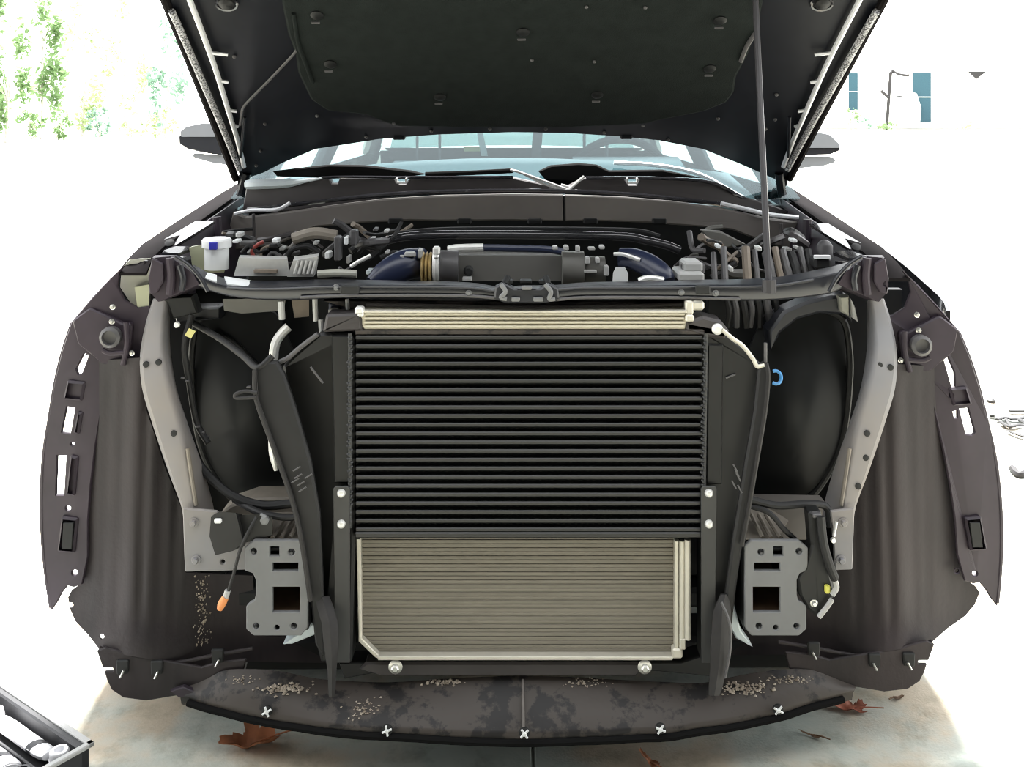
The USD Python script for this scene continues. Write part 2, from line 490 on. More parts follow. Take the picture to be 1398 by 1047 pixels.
# concrete: pale grey-green with tan stains and fine pores
M["concrete"] = usdkit.material(stage, "/World/Looks/concrete", {
    "g": ("geometry", {}),
    "n1": ("noise_texture", {"scale": 3.1, "detail": 5.0, "roughness": 0.6}), "r1": ("rgb_ramp", {"ramp": [(0.40, (0.38, 0.42, 0.38)), (0.50, (0.45, 0.45, 0.39)), (0.58, (0.49, 0.42, 0.32))]}),
    "n2": ("noise_texture", {"scale": 11.0, "detail": 8.0, "roughness": 0.7}), "r2": ("rgb_ramp", {"ramp": [(0.36, (0.62, 0.63, 0.60)), (0.52, (1, 1, 1))]}),
    "x": ("mix", {"mix_type": "multiply", "fac": 0.75}),
    "n3": ("noise_texture", {"scale": 160.0, "detail": 4.0}), "b": ("bump", {"strength": 0.25, "distance": 0.003}),
    "p": ("principled_bsdf", {"roughness": 0.62, "specular_ior_level": 0.35})},
    [("g.position", "n1.vector"), ("n1.fac", "r1.fac"), ("g.position", "n2.vector"), ("n2.fac", "r2.fac"), ("r1.color", "x.color1"), ("r2.color", "x.color2"), ("x.color", "p.base_color"),
     ("g.position", "n3.vector"), ("n3.fac", "b.height"), ("b.normal", "p.normal")], surface="p.BSDF")

# ------------------------------------------------------------ setting: concrete in cast slabs
floor = obj("floor", bbox((0, 30, -0.0435), (160, 160, 0.08), .01), "concrete", kind="structure", label="pale concrete base under the slabs of the driveway")
JX, JY = 0.039, 3.3
for i in range(-3, 3):
    for j in range(-2, 4):
        x0, y0 = JX + i * 2.6, JY + j * 2.6
        obj("concrete_slab", bbox((x0 + 1.3, y0 + 1.3, -0.06), (2.596, 2.596, 0.12), .003), "concrete", floor, smooth=False)
for (x0, x1, y0, y1) in ((-80, JX - 7.8, -50, 110), (JX + 7.8, 80, -50, 110), (JX - 7.8, JX + 7.8, JY + 10.4, 110), (JX - 7.8, JX + 7.8, -50, JY - 5.2)):
    obj("concrete_slab", bbox(((x0 + x1) / 2, (y0 + y1) / 2, -0.06), (x1 - x0 - .012, y1 - y0 - .012, .12), .008), "concrete", floor, smooth=False)

# unseen roofed enclosure, added to cut sky light on the car front
GX0, GX1, GY0, GY1, GZ = -2.9, 2.9, -5.2, 0.4, 2.45
obj("wall_left", bbox((GX0 - .08, (GY0 + .2) / 2, GZ / 2), (.16, .2 - GY0, GZ), .01), "blocker_grey", kind="structure")
obj("wall_right", bbox((GX1 + .08, (GY0 + .2) / 2, GZ / 2), (.16, .2 - GY0, GZ), .01), "blocker_grey", kind="structure")
obj("wall_back", bbox((0, GY0 - .08, GZ / 2), (GX1 - GX0 + .32, .16, GZ), .01), "blocker_grey", kind="structure")
obj("ceiling", bbox((0, (GY0 + GY1) / 2, GZ + .1), (GX1 - GX0 + .9, GY1 - GY0, .2), .01), "blocker_grey", kind="structure")

# ------------------------------------------------------------ the car
T = (0.012, 3.75, 0.0)
car = thing("car", "black car with raised bonnet and its front bumper removed, showing radiator and intercooler", "car", T)


def part(name, mesh, mat, parent=None, **k):
    return obj(name, mesh, mat, parent or car, **k)


def mirror(S, dy=lambda y: y):
    return lambda p: [(S - x, dy(y), *r) for x, y, *r in p]


ident = lambda p: [tuple(q) for q in p]
SIDES = ((-1, ident, ident, ident), (1, mirror(1408, lambda y: y + 10 - (y - 440) * .043 if y > 440 else y + 10), mirror(1416), mirror(1437)))


def fend(p):                       # the right fender is seen a little more from the inside
    return [(1407 + (y - 440) * .062 - x, y + 12 - (y - 440) * .0465 if y > 440 else y + 12 * max(0, (y - 240) / 200), *r) for x, y, *r in p]


# ---- bonnet: a plane rising towards the camera from its hinges
def HD(px, py):
    return 1.581 / (.672 - (py - HY) / F)


HN = np.array([0, .558, .83])
hood_in = [(330, 246), (231, 0), (170, -160), (228, -186), (700, -204), (1238, -186), (1283, -162), (1201, 0), (1074, 248), (1058, 245), (1010, 224), (960, 204), (900, 192),
           (850, 187), (775, 182), (700, 181), (600, 184), (520, 190), (430, 204), (385, 223), (360, 236)]
hood = part("hood", plate(hood_in, HD, .010, size=120, along=HN), "inner_paint", label="dark painted underside of the raised bonnet")


def on_hood(pix, lift=0.0):
    return [U(x, y, HD(x, y)) - HN * lift for x, y in pix]


part("hood_skin",
     (lambda v, f: (v + HN * .028, f))(*plate([(700 + (x - 700) * 1.012, y + (3 if y > 150 else -5)) for x, y in hood_in], HD, .008, size=120, along=HN)), "black_paint", hood)
lin = [(388, -60), (386, 0), (394, 40), (404, 68), (408, 95), (418, 116), (426, 132), (448, 147), (500, 152), (524, 162), (545, 168), (620, 170), (780, 170), (880, 165), (900, 160), (960, 148),
       (990, 136), (1001, 122), (1004, 100), (1020, 70), (1034, 30), (1040, 0), (1040, -60), (1005, -130), (700, -150), (420, -130)]
pad = lambda m, lift: (m[0] - HN * lift, m[1])
liner = part("hood_liner", pad(plate(rnd(lin, 6), HD, .013, size=60, along=HN, bev=.006), .014), "liner_felt", hood, label="grey-black felt pad under the bonnet")
part("liner_ridge", tube(on_hood([(402, 10), (408, 50), (418, 78), (428, 105)], .016), .0045), "liner_felt", hood)
part("liner_ridge", tube(on_hood([(1030, 36), (1018, 55), (1010, 75)], .017), .005), "grey_hose", hood)
for x, y in ((434, 13), (452, 80), (601, 125), (714, 36), (815, 122), (968, 86), (982, 20), (600, -70), (820, -70)):
    c = on_hood([(x, y)], .016)[0]
    k = part("liner_clip", lathe([(.014, -.004), (.014, .001), (.009, .004), (.004, .005)], c, -HN, 14), "cavity_black", hood)
    part("clip_tab", bbox(c + np.array([-.003, 0, -.015]), (.018, .006, .005), .002), "grey_hose", hood)
for x, y in ((811, 76), (726, 74), (800, 1), (880, 2), (538, 161), (877, 164)):
    part("pad_stud", lathe([(.004, 0), (.004, .003), (.002, .005)], on_hood([(x, y)], .015)[0], -HN, 8), "grey_hose", hood)
for x, y in ((433, 157), (980, 161), (500, 186), (589, 178), (669, 175), (745, 175), (825, 180), (912, 190), (320, 76), (362, 168), (356, 205), (1045, 175), (1060, 128), (1058, 162), (350, 225)):
    part("panel_stud", lathe([(.0045, 0), (.0045, .003), (.002, .006)], on_hood([(x, y)], .001)[0], -HN, 8), "grey_hose", hood)
for x, y in ((545, 188), (855, 187)):
    part("rear_tab", bbox(on_hood([(x, y)], -.006)[0] + np.array([0, 0, -.004]), (.03, .02, .012), .004), "inner_paint", hood)
for sgn, m in ((-1, ident), (1, lambda p: [(1432 - .133 * y - x, y) for x, y in p])):
    part("hood_flange", tube(on_hood(m([(322, 243), (290, 160), (256, 75), (226, 0), (192, -85)]), .002), .0095, n=8, sm=3), "matte_edge", hood)
    part("edge_seal", tube(on_hood(m([(328, 225), (306, 170), (276, 100), (246, 30), (236, 8)]), .014), .0078, n=8, sm=4), "seal_rubber", hood, label="pale ribbed rubber seal along the bonnet edge")
    part("inner_rib", tube(on_hood(m([(334, 222), (325, 185), (314, 149), (296, 90), (280, 45), (263, 0), (240, -60)]), .012), .0062, n=8, sm=4), "pale_lip", hood)  # bright reflection on black paint, put into the rib's pale colour
    for x, y, L in ((288, 66, .036), (299, 104, .020), (309, 144, .024), (318, 165, .012)):
        a = on_hood(m([(x, y)]), .012)[0]
        part("rib_tab", tube([a, a + np.array([-sgn * L, .01, -.004])], .004, n=6, sm=1), "pale_lip", hood)
    part("hood_bumper", lathe([(.016, 0), (.016, .010), (.011, .016), (.006, .018)], on_hood(m([(310, 0)]), .002)[0], -HN, 14), "rubber", hood)
    part("hood_ring", tube([on_hood(m([(310, 4)]), .004)[0] + .022 * np.array([math.cos(a), -.4 * math.sin(a), .5 * math.sin(a)]) for a in np.linspace(0, 6.283, 14)], .0035, n=6, sm=1), "gloss_trim", hood)
    hg = part("hood_hinge", cat_([tube([on_hood(m([(337, 236)]), .0)[0], U(*m([(330, 262)])[0], 2.62), U(*m([(322, 280)])[0], 2.60)], .012, n=8), lathe([(.016, -.01), (.016, .01)], U(*m([(332, 246)])[0], 2.63), (1, 0, 0), 12)]), "inner_paint")
    part("hood_stop", tube([*on_hood(m([(330, 205), (336, 150)]), .02)], .004, n=6, sm=1), "inner_paint", hood)
part("washer_hose", tube(on_hood([(329, 165), (331, 150), (336, 137), (370, 102), (400, 70), (406, 62)], .012), .0032, n=6), "grey_hose", hood)
part("hood_prop_rod", cat_([ptube([(1050, 392, 1.80), (1049, 380, 1.80), (1043, 250, 1.86), (1036, 100, 1.93), (1031, -10, 1.965)], .0062, n=8), lathe([(.013, -.012), (.013, .012)], U(1050, 390, 1.80), (0, 0, 1), 10)]), "rod_black",
     label="thin black rod holding the bonnet up")

# ---- windscreen, cowl and wipers
def arc(xs, y, D, n=15):
    return [U(x, y(x), D(x)) for x in np.linspace(*xs, n)]


bow = lambda x: 1 - ((x - 710) / 420) ** 2
ws0 = [np.array([x, 2.60 - .16 * (1 - (x / .74) ** 2), .965 + .02 * (1 - (x / .74) ** 2)]) for x in np.linspace(-.74, .76, 17)]
ws1 = [np.array([x * .80, 3.42 - .10 * (1 - (x / .74) ** 2), 1.39]) for x in np.linspace(-.74, .76, 17)]
part("windscreen", sheet(lerp_rows(ws0, ws1, 10), .005, (0, .5, .8)), "glass", label="tinted windscreen glimpsed under the bonnet")
cow_top = [(335, 262), (336, 255), (400, 246), (430, 243), (449, 243), (453, 250), (461, 250), (464, 243), (538, 243), (545, 251), (554, 251), (559, 243), (620, 242), (698, 242), (770, 257), (797, 243), (852, 243), (858, 252), (869, 252), (873, 243),
           (950, 246), (985, 252), (1015, 268), (1060, 282), (1075, 288), (1080, 300), (1040, 290), (980, 280), (900, 274), (800, 268), (700, 267), (600, 268), (500, 275), (400, 288), (330, 292)]
DC = lambda x, y: 2.46 + .10 * ((x - 705) / 400) ** 2
cowl = part("cowl_panel", plate(cow_top, DC, .03, size=60, bev=.003), "cowl_black", label="dark plastic panel at the foot of the windscreen")
part("cowl_seal", ptube([(338, 286, 2.46), (430, 276, 2.44), (520, 266, 2.42), (620, 261.5, 2.40), (710, 260.5, 2.40), (800, 262, 2.40), (900, 269, 2.42), (985, 279, 2.44), (1030, 290, 2.46)], .0055, n=8), "gloss_trim", cowl)
part("cowl_lip", ptube([(420, 247, 2.5), (448, 242, 2.47), (540, 242, 2.46), (625, 242, 2.45), (700, 242, 2.45)], .004, n=8, sm=4), "gloss_trim", cowl)
part("cowl_lip", ptube([(337, 252, 2.54), (352, 251, 2.53), (392, 250, 2.52), (415, 247, 2.5), (440, 243, 2.47)], [.012, .014, .012, .006, .003], n=8, sm=4), "ice_plastic", cowl)  # pale tube standing in for the bright windscreen glass showing here
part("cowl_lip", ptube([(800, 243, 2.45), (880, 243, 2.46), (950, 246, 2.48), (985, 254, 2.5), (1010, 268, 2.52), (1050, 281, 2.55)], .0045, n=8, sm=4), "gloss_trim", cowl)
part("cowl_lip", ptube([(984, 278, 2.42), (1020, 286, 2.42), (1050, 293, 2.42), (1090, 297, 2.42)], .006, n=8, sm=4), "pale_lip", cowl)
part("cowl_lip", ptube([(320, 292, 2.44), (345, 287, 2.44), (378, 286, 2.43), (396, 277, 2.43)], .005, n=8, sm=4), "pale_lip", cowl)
for x, y in ((548, 246), (863, 246)):
    a = U(x, y, 2.44)
    part("cowl_clip", cat_([bbox(a + np.array([s * .012, 0, 0]), (.004, .02, .012), .001) for s in (-1, 1)] + [bbox(a + np.array([0, 0, -.006]), (.026, .018, .004), .001)]), "pale_plastic", cowl)
lowL = [(318, 290), (335, 296), (400, 288), (450, 281), (520, 272), (600, 267), (700, 265), (769, 266), (769, 302), (700, 301), (600, 302), (560, 301), (500, 304), (430, 310), (405, 322), (380, 334), (315, 342), (310, 318)]
lowR = [(771.5, 266), (850, 269), (920, 275), (985, 284), (1050, 298), (1100, 304), (1112, 330), (1100, 346), (1055, 334), (1020, 322), (1000, 314), (960, 310), (880, 304), (820, 302), (771.5, 302)]
DL = lambda x, y: 2.36 + .10 * ((x - 705) / 400) ** 2
bl = part("bulkhead_cover", plate(lowL, DL, .02, size=60, bev=.004), "cowl_grey", label="long grey-brown cover panel across the engine bay")
part("seam_strip", pbox(764, 268, 777, 301, 2.40, .02, .003), "cavity_black", bl)
br = part("bulkhead_cover", plate(lowR, DL, .02, size=60, bev=.004), "cowl_grey", label="shorter right piece of the grey-brown cover panel")
for x, p in ((634, bl), (730, bl), (806, br), (540, bl), (900, br)):
    part("panel_clip", bbox(U(x, 302, 2.33), (.034, .02, .014), .004), "cavity_black", p)
part("cover_rib", ptube([(346, 292, 2.36), (347, 336, 2.36)], .004, sm=1), "cowl_black", bl)
part("cover_rib", ptube([(1066, 305, 2.355), (1068, 334, 2.355)], .004, sm=1), "cowl_black", br)
part("wiper", cat_([plate([(372, 234), (420, 228), (450, 225), (500, 226), (560, 233), (581, 238), (560, 241), (430, 242), (378, 241)], lambda x, y: 2.52, .02, bev=.004), ptube([(581, 238, 2.50), (640, 236, 2.48), (700, 233, 2.45)], .006)]), "dead_black")
wr = part("wiper", cat_([plate([(735, 234), (752, 226), (790, 223), (815, 225), (832, 233), (905, 232), (960, 243), (905, 243), (810, 243), (788, 248), (770, 255), (745, 246)], lambda x, y: 2.52, .02, bev=.004)]), "dead_black")
part("wiper_arm", cat_([ptube([(697, 232, 2.44), (712, 236, 2.43), (776, 259, 2.41)], .0035, n=6), ptube([(712, 236, 2.43), (740, 250, 2.42), (770, 260, 2.41)], .003, n=6)]), "pale_plastic", wr)
part("wiper_arm", cat_([ptube([(776, 259, 2.41), (797, 241, 2.43)], .004, n=6, sm=1), ptube([(766, 252, 2.42), (778, 255, 2.42)], .003, n=6, sm=1)]), "pale_plastic", wr)
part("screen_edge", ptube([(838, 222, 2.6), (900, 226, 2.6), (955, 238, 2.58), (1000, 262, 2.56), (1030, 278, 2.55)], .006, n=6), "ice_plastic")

# ---- cabin seen through the screen
dash = [[np.array([x, y, z - .05 * (x / .7) ** 2]) for x in np.linspace(-.70, .70, 11)] for y, z in ((2.62, .95), (2.9, 1.005), (3.2, 1.045), (3.32, 1.03), (3.34, .6))]
dsh = part("dashboard", sheet(dash, .03, (0, 0, -1)), "dash_glare")
part("dash_cowl", hull([np.array([x, y, z]) for x in (.2, .55) for y, z in ((3.05, 1.0), (3.28, 1.045), (3.3, .95))]), "dash_glare", dsh)
part("steering_wheel", tube([np.array([.37 + .18 * math.cos(a), 3.45 - .08 * math.sin(a), .93 + .17 * math.sin(a)]) for a in np.linspace(0, 6.2832, 20)], .014, sm=2), "soft_black")
for s in (-1, 1):
    st = part("seat", cat_([bbox((s * .37, 4.05, .62), (.52, .55, .16), .05), bbox((s * .37, 4.35, .74), (.44, .14, .40), .06)]), "cabin_grey")
    part("headrest", cat_([bbox((s * .37, 4.38, 1.23), (.26, .10, .16), .04), tube([(s * .37 - .05, 4.38, .98), (s * .37 - .05, 4.38, 1.2)], .007, n=6, sm=1), tube([(s * .37 + .05, 4.38, .98), (s * .37 + .05, 4.38, 1.2)], .007, n=6, sm=1)]), "cabin_grey", st)
part("rear_seat", cat_([bbox((0, 4.95, .62), (1.3, .5, .18), .05), bbox((0, 5.2, .74), (1.3, .14, .38), .05)]), "cabin_grey")
part("cabin_floor", bbox((0, 4.2, .36), (1.5, 2.6, .06), .02), "cabin_grey")
part("sun_strip", cat_([hull([U(x, y, D) for x, y in ((651, 181), (659, 181), (666, 213), (657, 213)) for D in (3.6, 3.63)])]), "cabin_light", label="pale upright strip behind the windscreen")
part("paper_tag", pbox(633, 200, 655, 207, 3.5, .01, .002), "cabin_yellow", label="small yellowish tag behind the windscreen")
part("cabin_post", hull([U(x, y, D) for x, y in ((728, 178), (741, 178), (738, 222), (724, 222)) for D in (3.7, 3.74)]), "cabin_grey")

# ---- body behind the fenders
prof = [(.22, .80), (.35, .865), (.55, .895), (.75, .89), (.88, .868), (.95, .845)]


def side_panel(s, y0, y1, n=6, taper=lambda y: 1.0, low=None):
    rows = []
    for y in np.linspace(y0, y1, n):
        z0 = low(y) if low else .22
        zs = np.linspace(z0, .95, 9)
        rows.append([np.array([s * np.interp(z, *zip(*prof)) * taper(y) + .012, y, z]) for z in zs])
    return sheet(rows, .012, (-s, 0, 0))


def arch(c, r=.39, top=.73):
    def low(y):
        d = abs(y - c)
        return .22 if d >= r else .22 + (top - .22) * (1 - (d / r) ** 3.2) ** (1 / 2.4)
    return low


tail = lambda y: 1 - .10 * max(0, (y - 5.3) / .8) ** 2
front_low = lambda y: np.interp(y, [1.94, 2.0, 2.08, 2.3, 2.5, 2.62, 2.70, 2.72, 2.74], [.72, .74, .75, .745, .70, .60, .42, .22, .22])
for s in (-1, 1):
    fs = []
    for y in np.linspace(1.94, 2.93, 24):
        zt = np.interp(y, [1.90, 2.3, 2.62, 2.98], [.80, .862, .905, .945])
        xo = np.interp(y, [1.90, 2.0, 2.2, 2.93], [.835, .868, .878, .882])
        zs = np.linspace(front_low(y), zt, 8)
        fs.append([np.array([s * min(xo, np.interp(z, *zip(*prof)) if y > 2.4 else xo) + .012, y, z]) for z in zs])
    part("fender_skin", sheet(fs, .008, (-s, 0, 0)), "black_paint")
    d1 = part("front_door", side_panel(s, 2.95, 4.05), "black_paint")
    d2 = part("rear_door", side_panel(s, 4.06, 4.95, low=arch(5.0, .40, .70)), "black_paint")
    part("quarter_panel", side_panel(s, 4.96, 6.0, 12, tail, low=arch(5.0, .40, .70)), "black_paint")
    part("door_handle", bbox((s * .905, 3.9, .83), (.02, .2, .03), .008), "black_paint", d1)
    part("door_handle", bbox((s * .905, 4.8, .83), (.02, .2, .03), .008), "black_paint", d2)
    part("roof_pillar", tube([(s * .72 + .012, 2.72, .97), (s * .66 + .012, 3.1, 1.2), (s * .585 + .012, 3.48, 1.39)], .03, sm=4), "black_paint")
    part("roof_pillar", tube([(s * .80, 4.05, .94), (s * .60, 4.08, 1.38)], .035, sm=1), "black_paint")
    part("roof_pillar", tube([(s * .80, 5.6, .97), (s * .68, 5.25, 1.2), (s * .56, 4.95, 1.36)], .05, sm=4), "black_paint")
    for yc in (2.31, 5.0):
        w = part("tyre", lathe([(.20, -.10), (.29, -.105), (.315, -.08), (.318, 0), (.315, .08), (.29, .105), (.20, .10)], (s * .765 + .012, yc, .318), (1, 0, 0), 32), "tyre")
        part("wheel_rim", lathe([(.05, .085), (.19, .088), (.205, .10), (.205, .06), (.05, .05)], (s * .765 + .012, yc, .318), (s, 0, 0), 24), "wheel_alloy", w)
roof = [[np.array([x * (1 - .1 * t), y, 1.36 + .07 * math.sin(math.pi * min(1, max(0, t * .9 + .1))) - .04 * (x / .6) ** 2]) for x in np.linspace(-.6, .6, 9)] for t, y in zip(np.linspace(0, 1, 8), np.linspace(3.42, 5.0, 8))]
part("roof", sheet(roof, .015, (0, 0, 1)), "black_paint")
part("rear_window", sheet(lerp_rows([np.array([x * .9, 4.98, 1.355 - .03 * (x / .6) ** 2]) for x in np.linspace(-.6, .6, 9)], [np.array([x * 1.15, 5.6, 1.0 - .02 * (x / .6) ** 2]) for x in np.linspace(-.6, .6, 9)], 6), .005, (0, 0, 1)), "glass")
part("boot_lid", sheet(lerp_rows([np.array([x, 5.62, .985]) for x in np.linspace(-.72, .74, 9)], [np.array([x, 5.98, .96]) for x in np.linspace(-.70, .72, 9)], 4), .012, (0, 0, -1)), "black_paint")
part("rear_bumper", sheet([[np.array([x, 6.0 + yb - .12 * (x / .78) ** 2, z]) for x in np.linspace(-.78, .80, 11)] for z, yb in ((.96, -.02), (.8, .05), (.5, .08), (.25, .02))], .012, (0, -1, 0)), "black_paint")
part("underbody", bbox((0.012, 4.2, .25), (1.2, 3.2, .08), .02), "cavity_black")

# ---- door mirrors
for s, c in ((-1, (276, 194)), (1, (1116, 201))):
    D = 3.02
    if s < 0:
        capf = [(243, 178), (252, 171), (275, 166), (306, 166), (306, 186), (243, 186)]
        low = [(242, 184), (306, 184), (306, 212), (290, 210), (256, 204), (243, 196)]
        foot = [(247, 203), (262, 209), (306, 212), (318, 226), (290, 222), (258, 213)]
    else:
        capf = [(1085, 180), (1112, 178), (1134, 182), (1149, 196), (1150, 202), (1085, 202)]
        low = [(1085, 196), (1150, 196), (1148, 206), (1135, 211), (1085, 213)]
        foot = [(1075, 213), (1134, 214), (1145, 220), (1125, 226), (1085, 230), (1068, 232)]
    capf, low, foot = rnd(capf, 3, 4), rnd(low, 3, 4), rnd(foot, 3, 4)
    sh = lambda P, k, cx: [(cx + (x - cx) * k, c[1] + (y - c[1]) * k) for x, y in P]
    mh = part("door_mirror", hull([U(x, y, D) for x, y in sh(capf, .90, c[0])] + [U(x, y, D + .04) for x, y in capf] + [U(x, y, D + .16) for x, y in sh(capf, 1.04, c[0])]), "mirror_cap", label="black door mirror on the " + ("left" if s < 0 else "right"), smooth=60)
    part("mirror_band", hull([U(x, y, D + .005) for x, y in sh(low, .92, c[0])] + [U(x, y, D + .04) for x, y in low] + [U(x, y, D + .15) for x, y in low]), "bar_plastic" if s < 0 else "gloss_trim", mh)
    part("mirror_foot", hull([U(x, y, D + .02) for x, y in foot] + [U(x, y, D + .14) for x, y in foot]), "mirror_cap", mh)
    part("mirror_pane", plate(sh(capf, .85, c[0]), D + .172, .004), "mirror_glass", mh)

# ---- fenders: edge flange with slots, top rail, inner apron
fl = [(170, 362), (150, 380), (124, 408), (97, 440), (84, 480), (74, 522), (66, 570), (58, 622), (55, 682), (57, 742), (62, 790), (70, 834), (78, 822), (84, 810), (92, 800), (100, 802), (112, 798), (120, 760), (120, 710), (124, 660), (130, 610),
      (138, 560), (146, 505), (166, 500), (190, 496), (193, 470), (200, 440), (205, 418), (188, 420), (170, 410), (160, 390), (163, 372)]
slots = [[(115, 482), (121, 485), (112, 509), (107, 512), (104, 504)], [(91, 555), (102, 557), (96, 592), (84, 590)], [(78, 622), (90, 622), (87, 676), (76, 676)], circ(99, 606, 2.6, 8), circ(93, 694, 3.6, 10), circ(102, 782, 4, 10)]
slotsR = [[(1288, 488), (1294, 487), (1303, 508), (1304, 528), (1300, 530)], [(1310, 558), (1322, 557), (1331, 590), (1327, 594), (1319, 593)], [(1301, 562), (1307, 560), (1307, 570), (1303, 571)], circ(1299, 540, 2.8, 8), circ(1331, 783, 3.4, 10), circ(1307, 780, 3.0, 10)]
DF = lambda x, y: 1.905 - .10 * max(0, 1 - min(x - 50, 1366 - x) / 150) * -.0 + .0004 * abs(y - 620) * 0 + .025 * math.cos(min(x - 50, 1368 - x) / 22.0) * .25
for s, mm, hol in ((-1, ident, slots), (1, fend, slotsR)):
    fn = part("fender", plate(mm(fl), DF, .006, hol, bev=.002), "purple_paint", label=("left" if s < 0 else "right") + " fender edge with slots where the bumper was clipped on")
    part("edge_roll", ptube([(x, y, 1.915) for x, y in mm([(100, 441), (87, 480), (77, 522), (69, 570), (61, 622), (58, 682), (60, 742), (65, 790), (71, 828)])], .0055, n=8, sm=3), "purple_paint", fn)
    # raised steps and seats of the flange
    for x0, y0, x1, y1 in ((88, 520, 116, 548), (80, 706, 106, 756), (92, 622, 106, 678), (102, 562, 112, 594))[:4 if s < 0 else 2]:
        q = mm([(x0 + 3, y0), (x1, y0 + 2), (x1 - 5, y1), (x0 - 3, y1 - 2)])
        part("flange_seat", plate(rnd(q, 2), 1.894, .012, bev=.004), "purple_paint", fn)
    q = mm([(86, 714), (100, 714), (98, 750), (84, 750)])
    part("seat_recess", plate(q, 1.8925, .004, bev=.0015), "soft_black", fn)
    # headlamp pocket boss
    q = mm([(98, 438), (122, 420), (168, 442), (180, 440), (176, 500), (140, 498), (106, 470)])
    bs = part("lamp_mount", plate(rnd(q, 5), 1.894, .012, bev=.003), "purple_paint", fn)
    c = mm([(153, 459)])[0]
    part("mount_cup", lathe([(.020, 0), (.020, .012), (.014, .016), (.013, .008), (.004, .007)], U(*c, 1.885), (0, -1, 0), 16), "grey_hose", fn)
    part("mount_arm", ptube([(*p, 1.88) for p in mm([(140, 478), (150, 482), (170, 481)])], .005), "purple_paint", fn)
    part("mount_arm", ptube([(*p, 1.88) for p in mm([(172, 440), (173, 470), (168, 498)])], .005), "purple_paint", fn)
    for x, y in ((154, 419), (153, 439), (180, 482)):
        part("bolt", bolt(*mm([(x, y)])[0], 1.885, .0055), "zinc", fn)
    # top of the fender, from the lamp pocket back to the bonnet hinge
    o = mm([(160, 372), (176, 352), (195, 333), (245, 300), (300, 265), (332, 246)])
    i = mm([(200, 372), (208, 352), (222, 338), (262, 309), (308, 277), (336, 257)])
    Do, Di = (1.91, 1.96, 2.05, 2.36, 2.72, 2.95), (1.90, 1.93, 1.98, 2.25, 2.55, 2.75)
    top = [[U(*a, da) for a, da in zip(o, Do)], [U(a[0] * .5 + b[0] * .5, a[1] * .55 + b[1] * .45, (da + db) / 2) for a, b, da, db in zip(o, i, Do, Di)], [U(*b, db) for b, db in zip(i, Di)]]
    part("fender_top", sheet(top, .006, (0, 0, -1)), "matte_edge", fn)
    # bright flange pieces along the inner edge of the fender
    w0 = mm([(214, 345), (236, 330), (266, 311), (283, 298), (300, 288)])
    for (xa, ya, xb, yb, dd) in ((213, 333, 268, 301, 2.05), (262, 302, 296, 286, 2.32), (300, 284, 332, 265, 2.52), (214, 345, 240, 336, 1.97), (196, 356, 232, 349, 1.92)):
        A, B = mm([(xa, ya), (xb, yb)])
        p0, p1 = U(*A, dd), U(*B, dd + .20 if xb - xa > 30 and xa > 200 else dd + .05)
        wv = np.array([-s * .036, 0.02, -.004])
        part("top_flange", sheet([[p0, p1], [p0 + wv, p1 + wv]], .006, (0, 0, -1)), "gloss_trim", fn)
    ap_t = mm([(215, 345), (262, 316), (300, 290), (332, 268)])
    ap_b = mm([(255, 372), (290, 345), (318, 330), (340, 312)])
    ap = part("inner_apron", sheet([[U(*a, d) for a, d in zip(ap_t, (1.97, 2.2, 2.42, 2.62))], [U(*b, d) for b, d in zip(ap_b, (1.97, 2.2, 2.42, 2.62))], [U(b[0] - s * 4, b[1] + 60, d + .05) for b, d in zip(ap_b, (1.97, 2.2, 2.42, 2.62))]], .006, (s, 0, -.3)), "purple_paint")
    part("apron_rib", ptube([(*a, 2.30) for a in mm([(296, 296), (298, 318), (299, 334)])], .010), "purple_paint", ap)
    part("apron_ring", lathe([(.010, 0), (.010, .004), (.006, .006)], U(*mm([(232, 333)])[0], 2.0), (0, -.6, .8), 14), "rubber", ap)

# ---- wheel-arch liners and the flap under them
lf = [(118, 500), (140, 492), (170, 490), (196, 488), (200, 560), (226, 640), (250, 700), (254, 782), (345, 786), (350, 868), (444, 872), (448, 905), (300, 903), (275, 912), (236, 905), (180, 896), (150, 889), (134, 884), (120, 866), (103, 848), (96, 832), (93, 815),
      (98, 806), (106, 800), (110, 750), (112, 690), (114, 640), (118, 590)]
flap = [(132, 889), (143, 884), (160, 888), (180, 895), (236, 904), (275, 911), (300, 903), (336, 900), (330, 925), (300, 938), (252, 948), (200, 957), (168, 953), (152, 942), (146, 930), (142, 917), (154, 917), (154, 912), (140, 912)]


def groove(x):
    g = 0
    for c, w, d in ((148, 6, .004), (166, 10, .006), (198, 5, .008), (224, 11, .006), (243, 5, .005)):
        g += d * math.exp(-((x - c) / w) ** 2)
    return g


def DLin(x, y):
    d = 1.928 - .05 * math.exp(-((x - 190) / 70) ** 2) + .0002 * max(0, x - 260)
    fade = 1 / (1 + math.exp((y - (838 + .12 * (x - 150))) / 12)) / (1 + math.exp((508 - y) / 8))
    d += groove(x + .03 * (y - 600)) * fade * (1 if x < 255 else max(0, 1 - (x - 255) / 20))
    return d - .022 * (1 - 1 / (1 + math.exp(min(60, max(-60, (y - (862 + .1 * (x - 150))) / 11)))))


def linR(p):
    out = []
    for x, y, *r in p:
        k = min(1, max(0, (200 - x) / 85)) * min(1, max(0, (880 - y) / 60))
        out.append((1408 + (-1 + (y - 440) * .062) * k - x, y + 10 - (y - 440) * .043 if y > 440 else y + 10, *r))
    return out


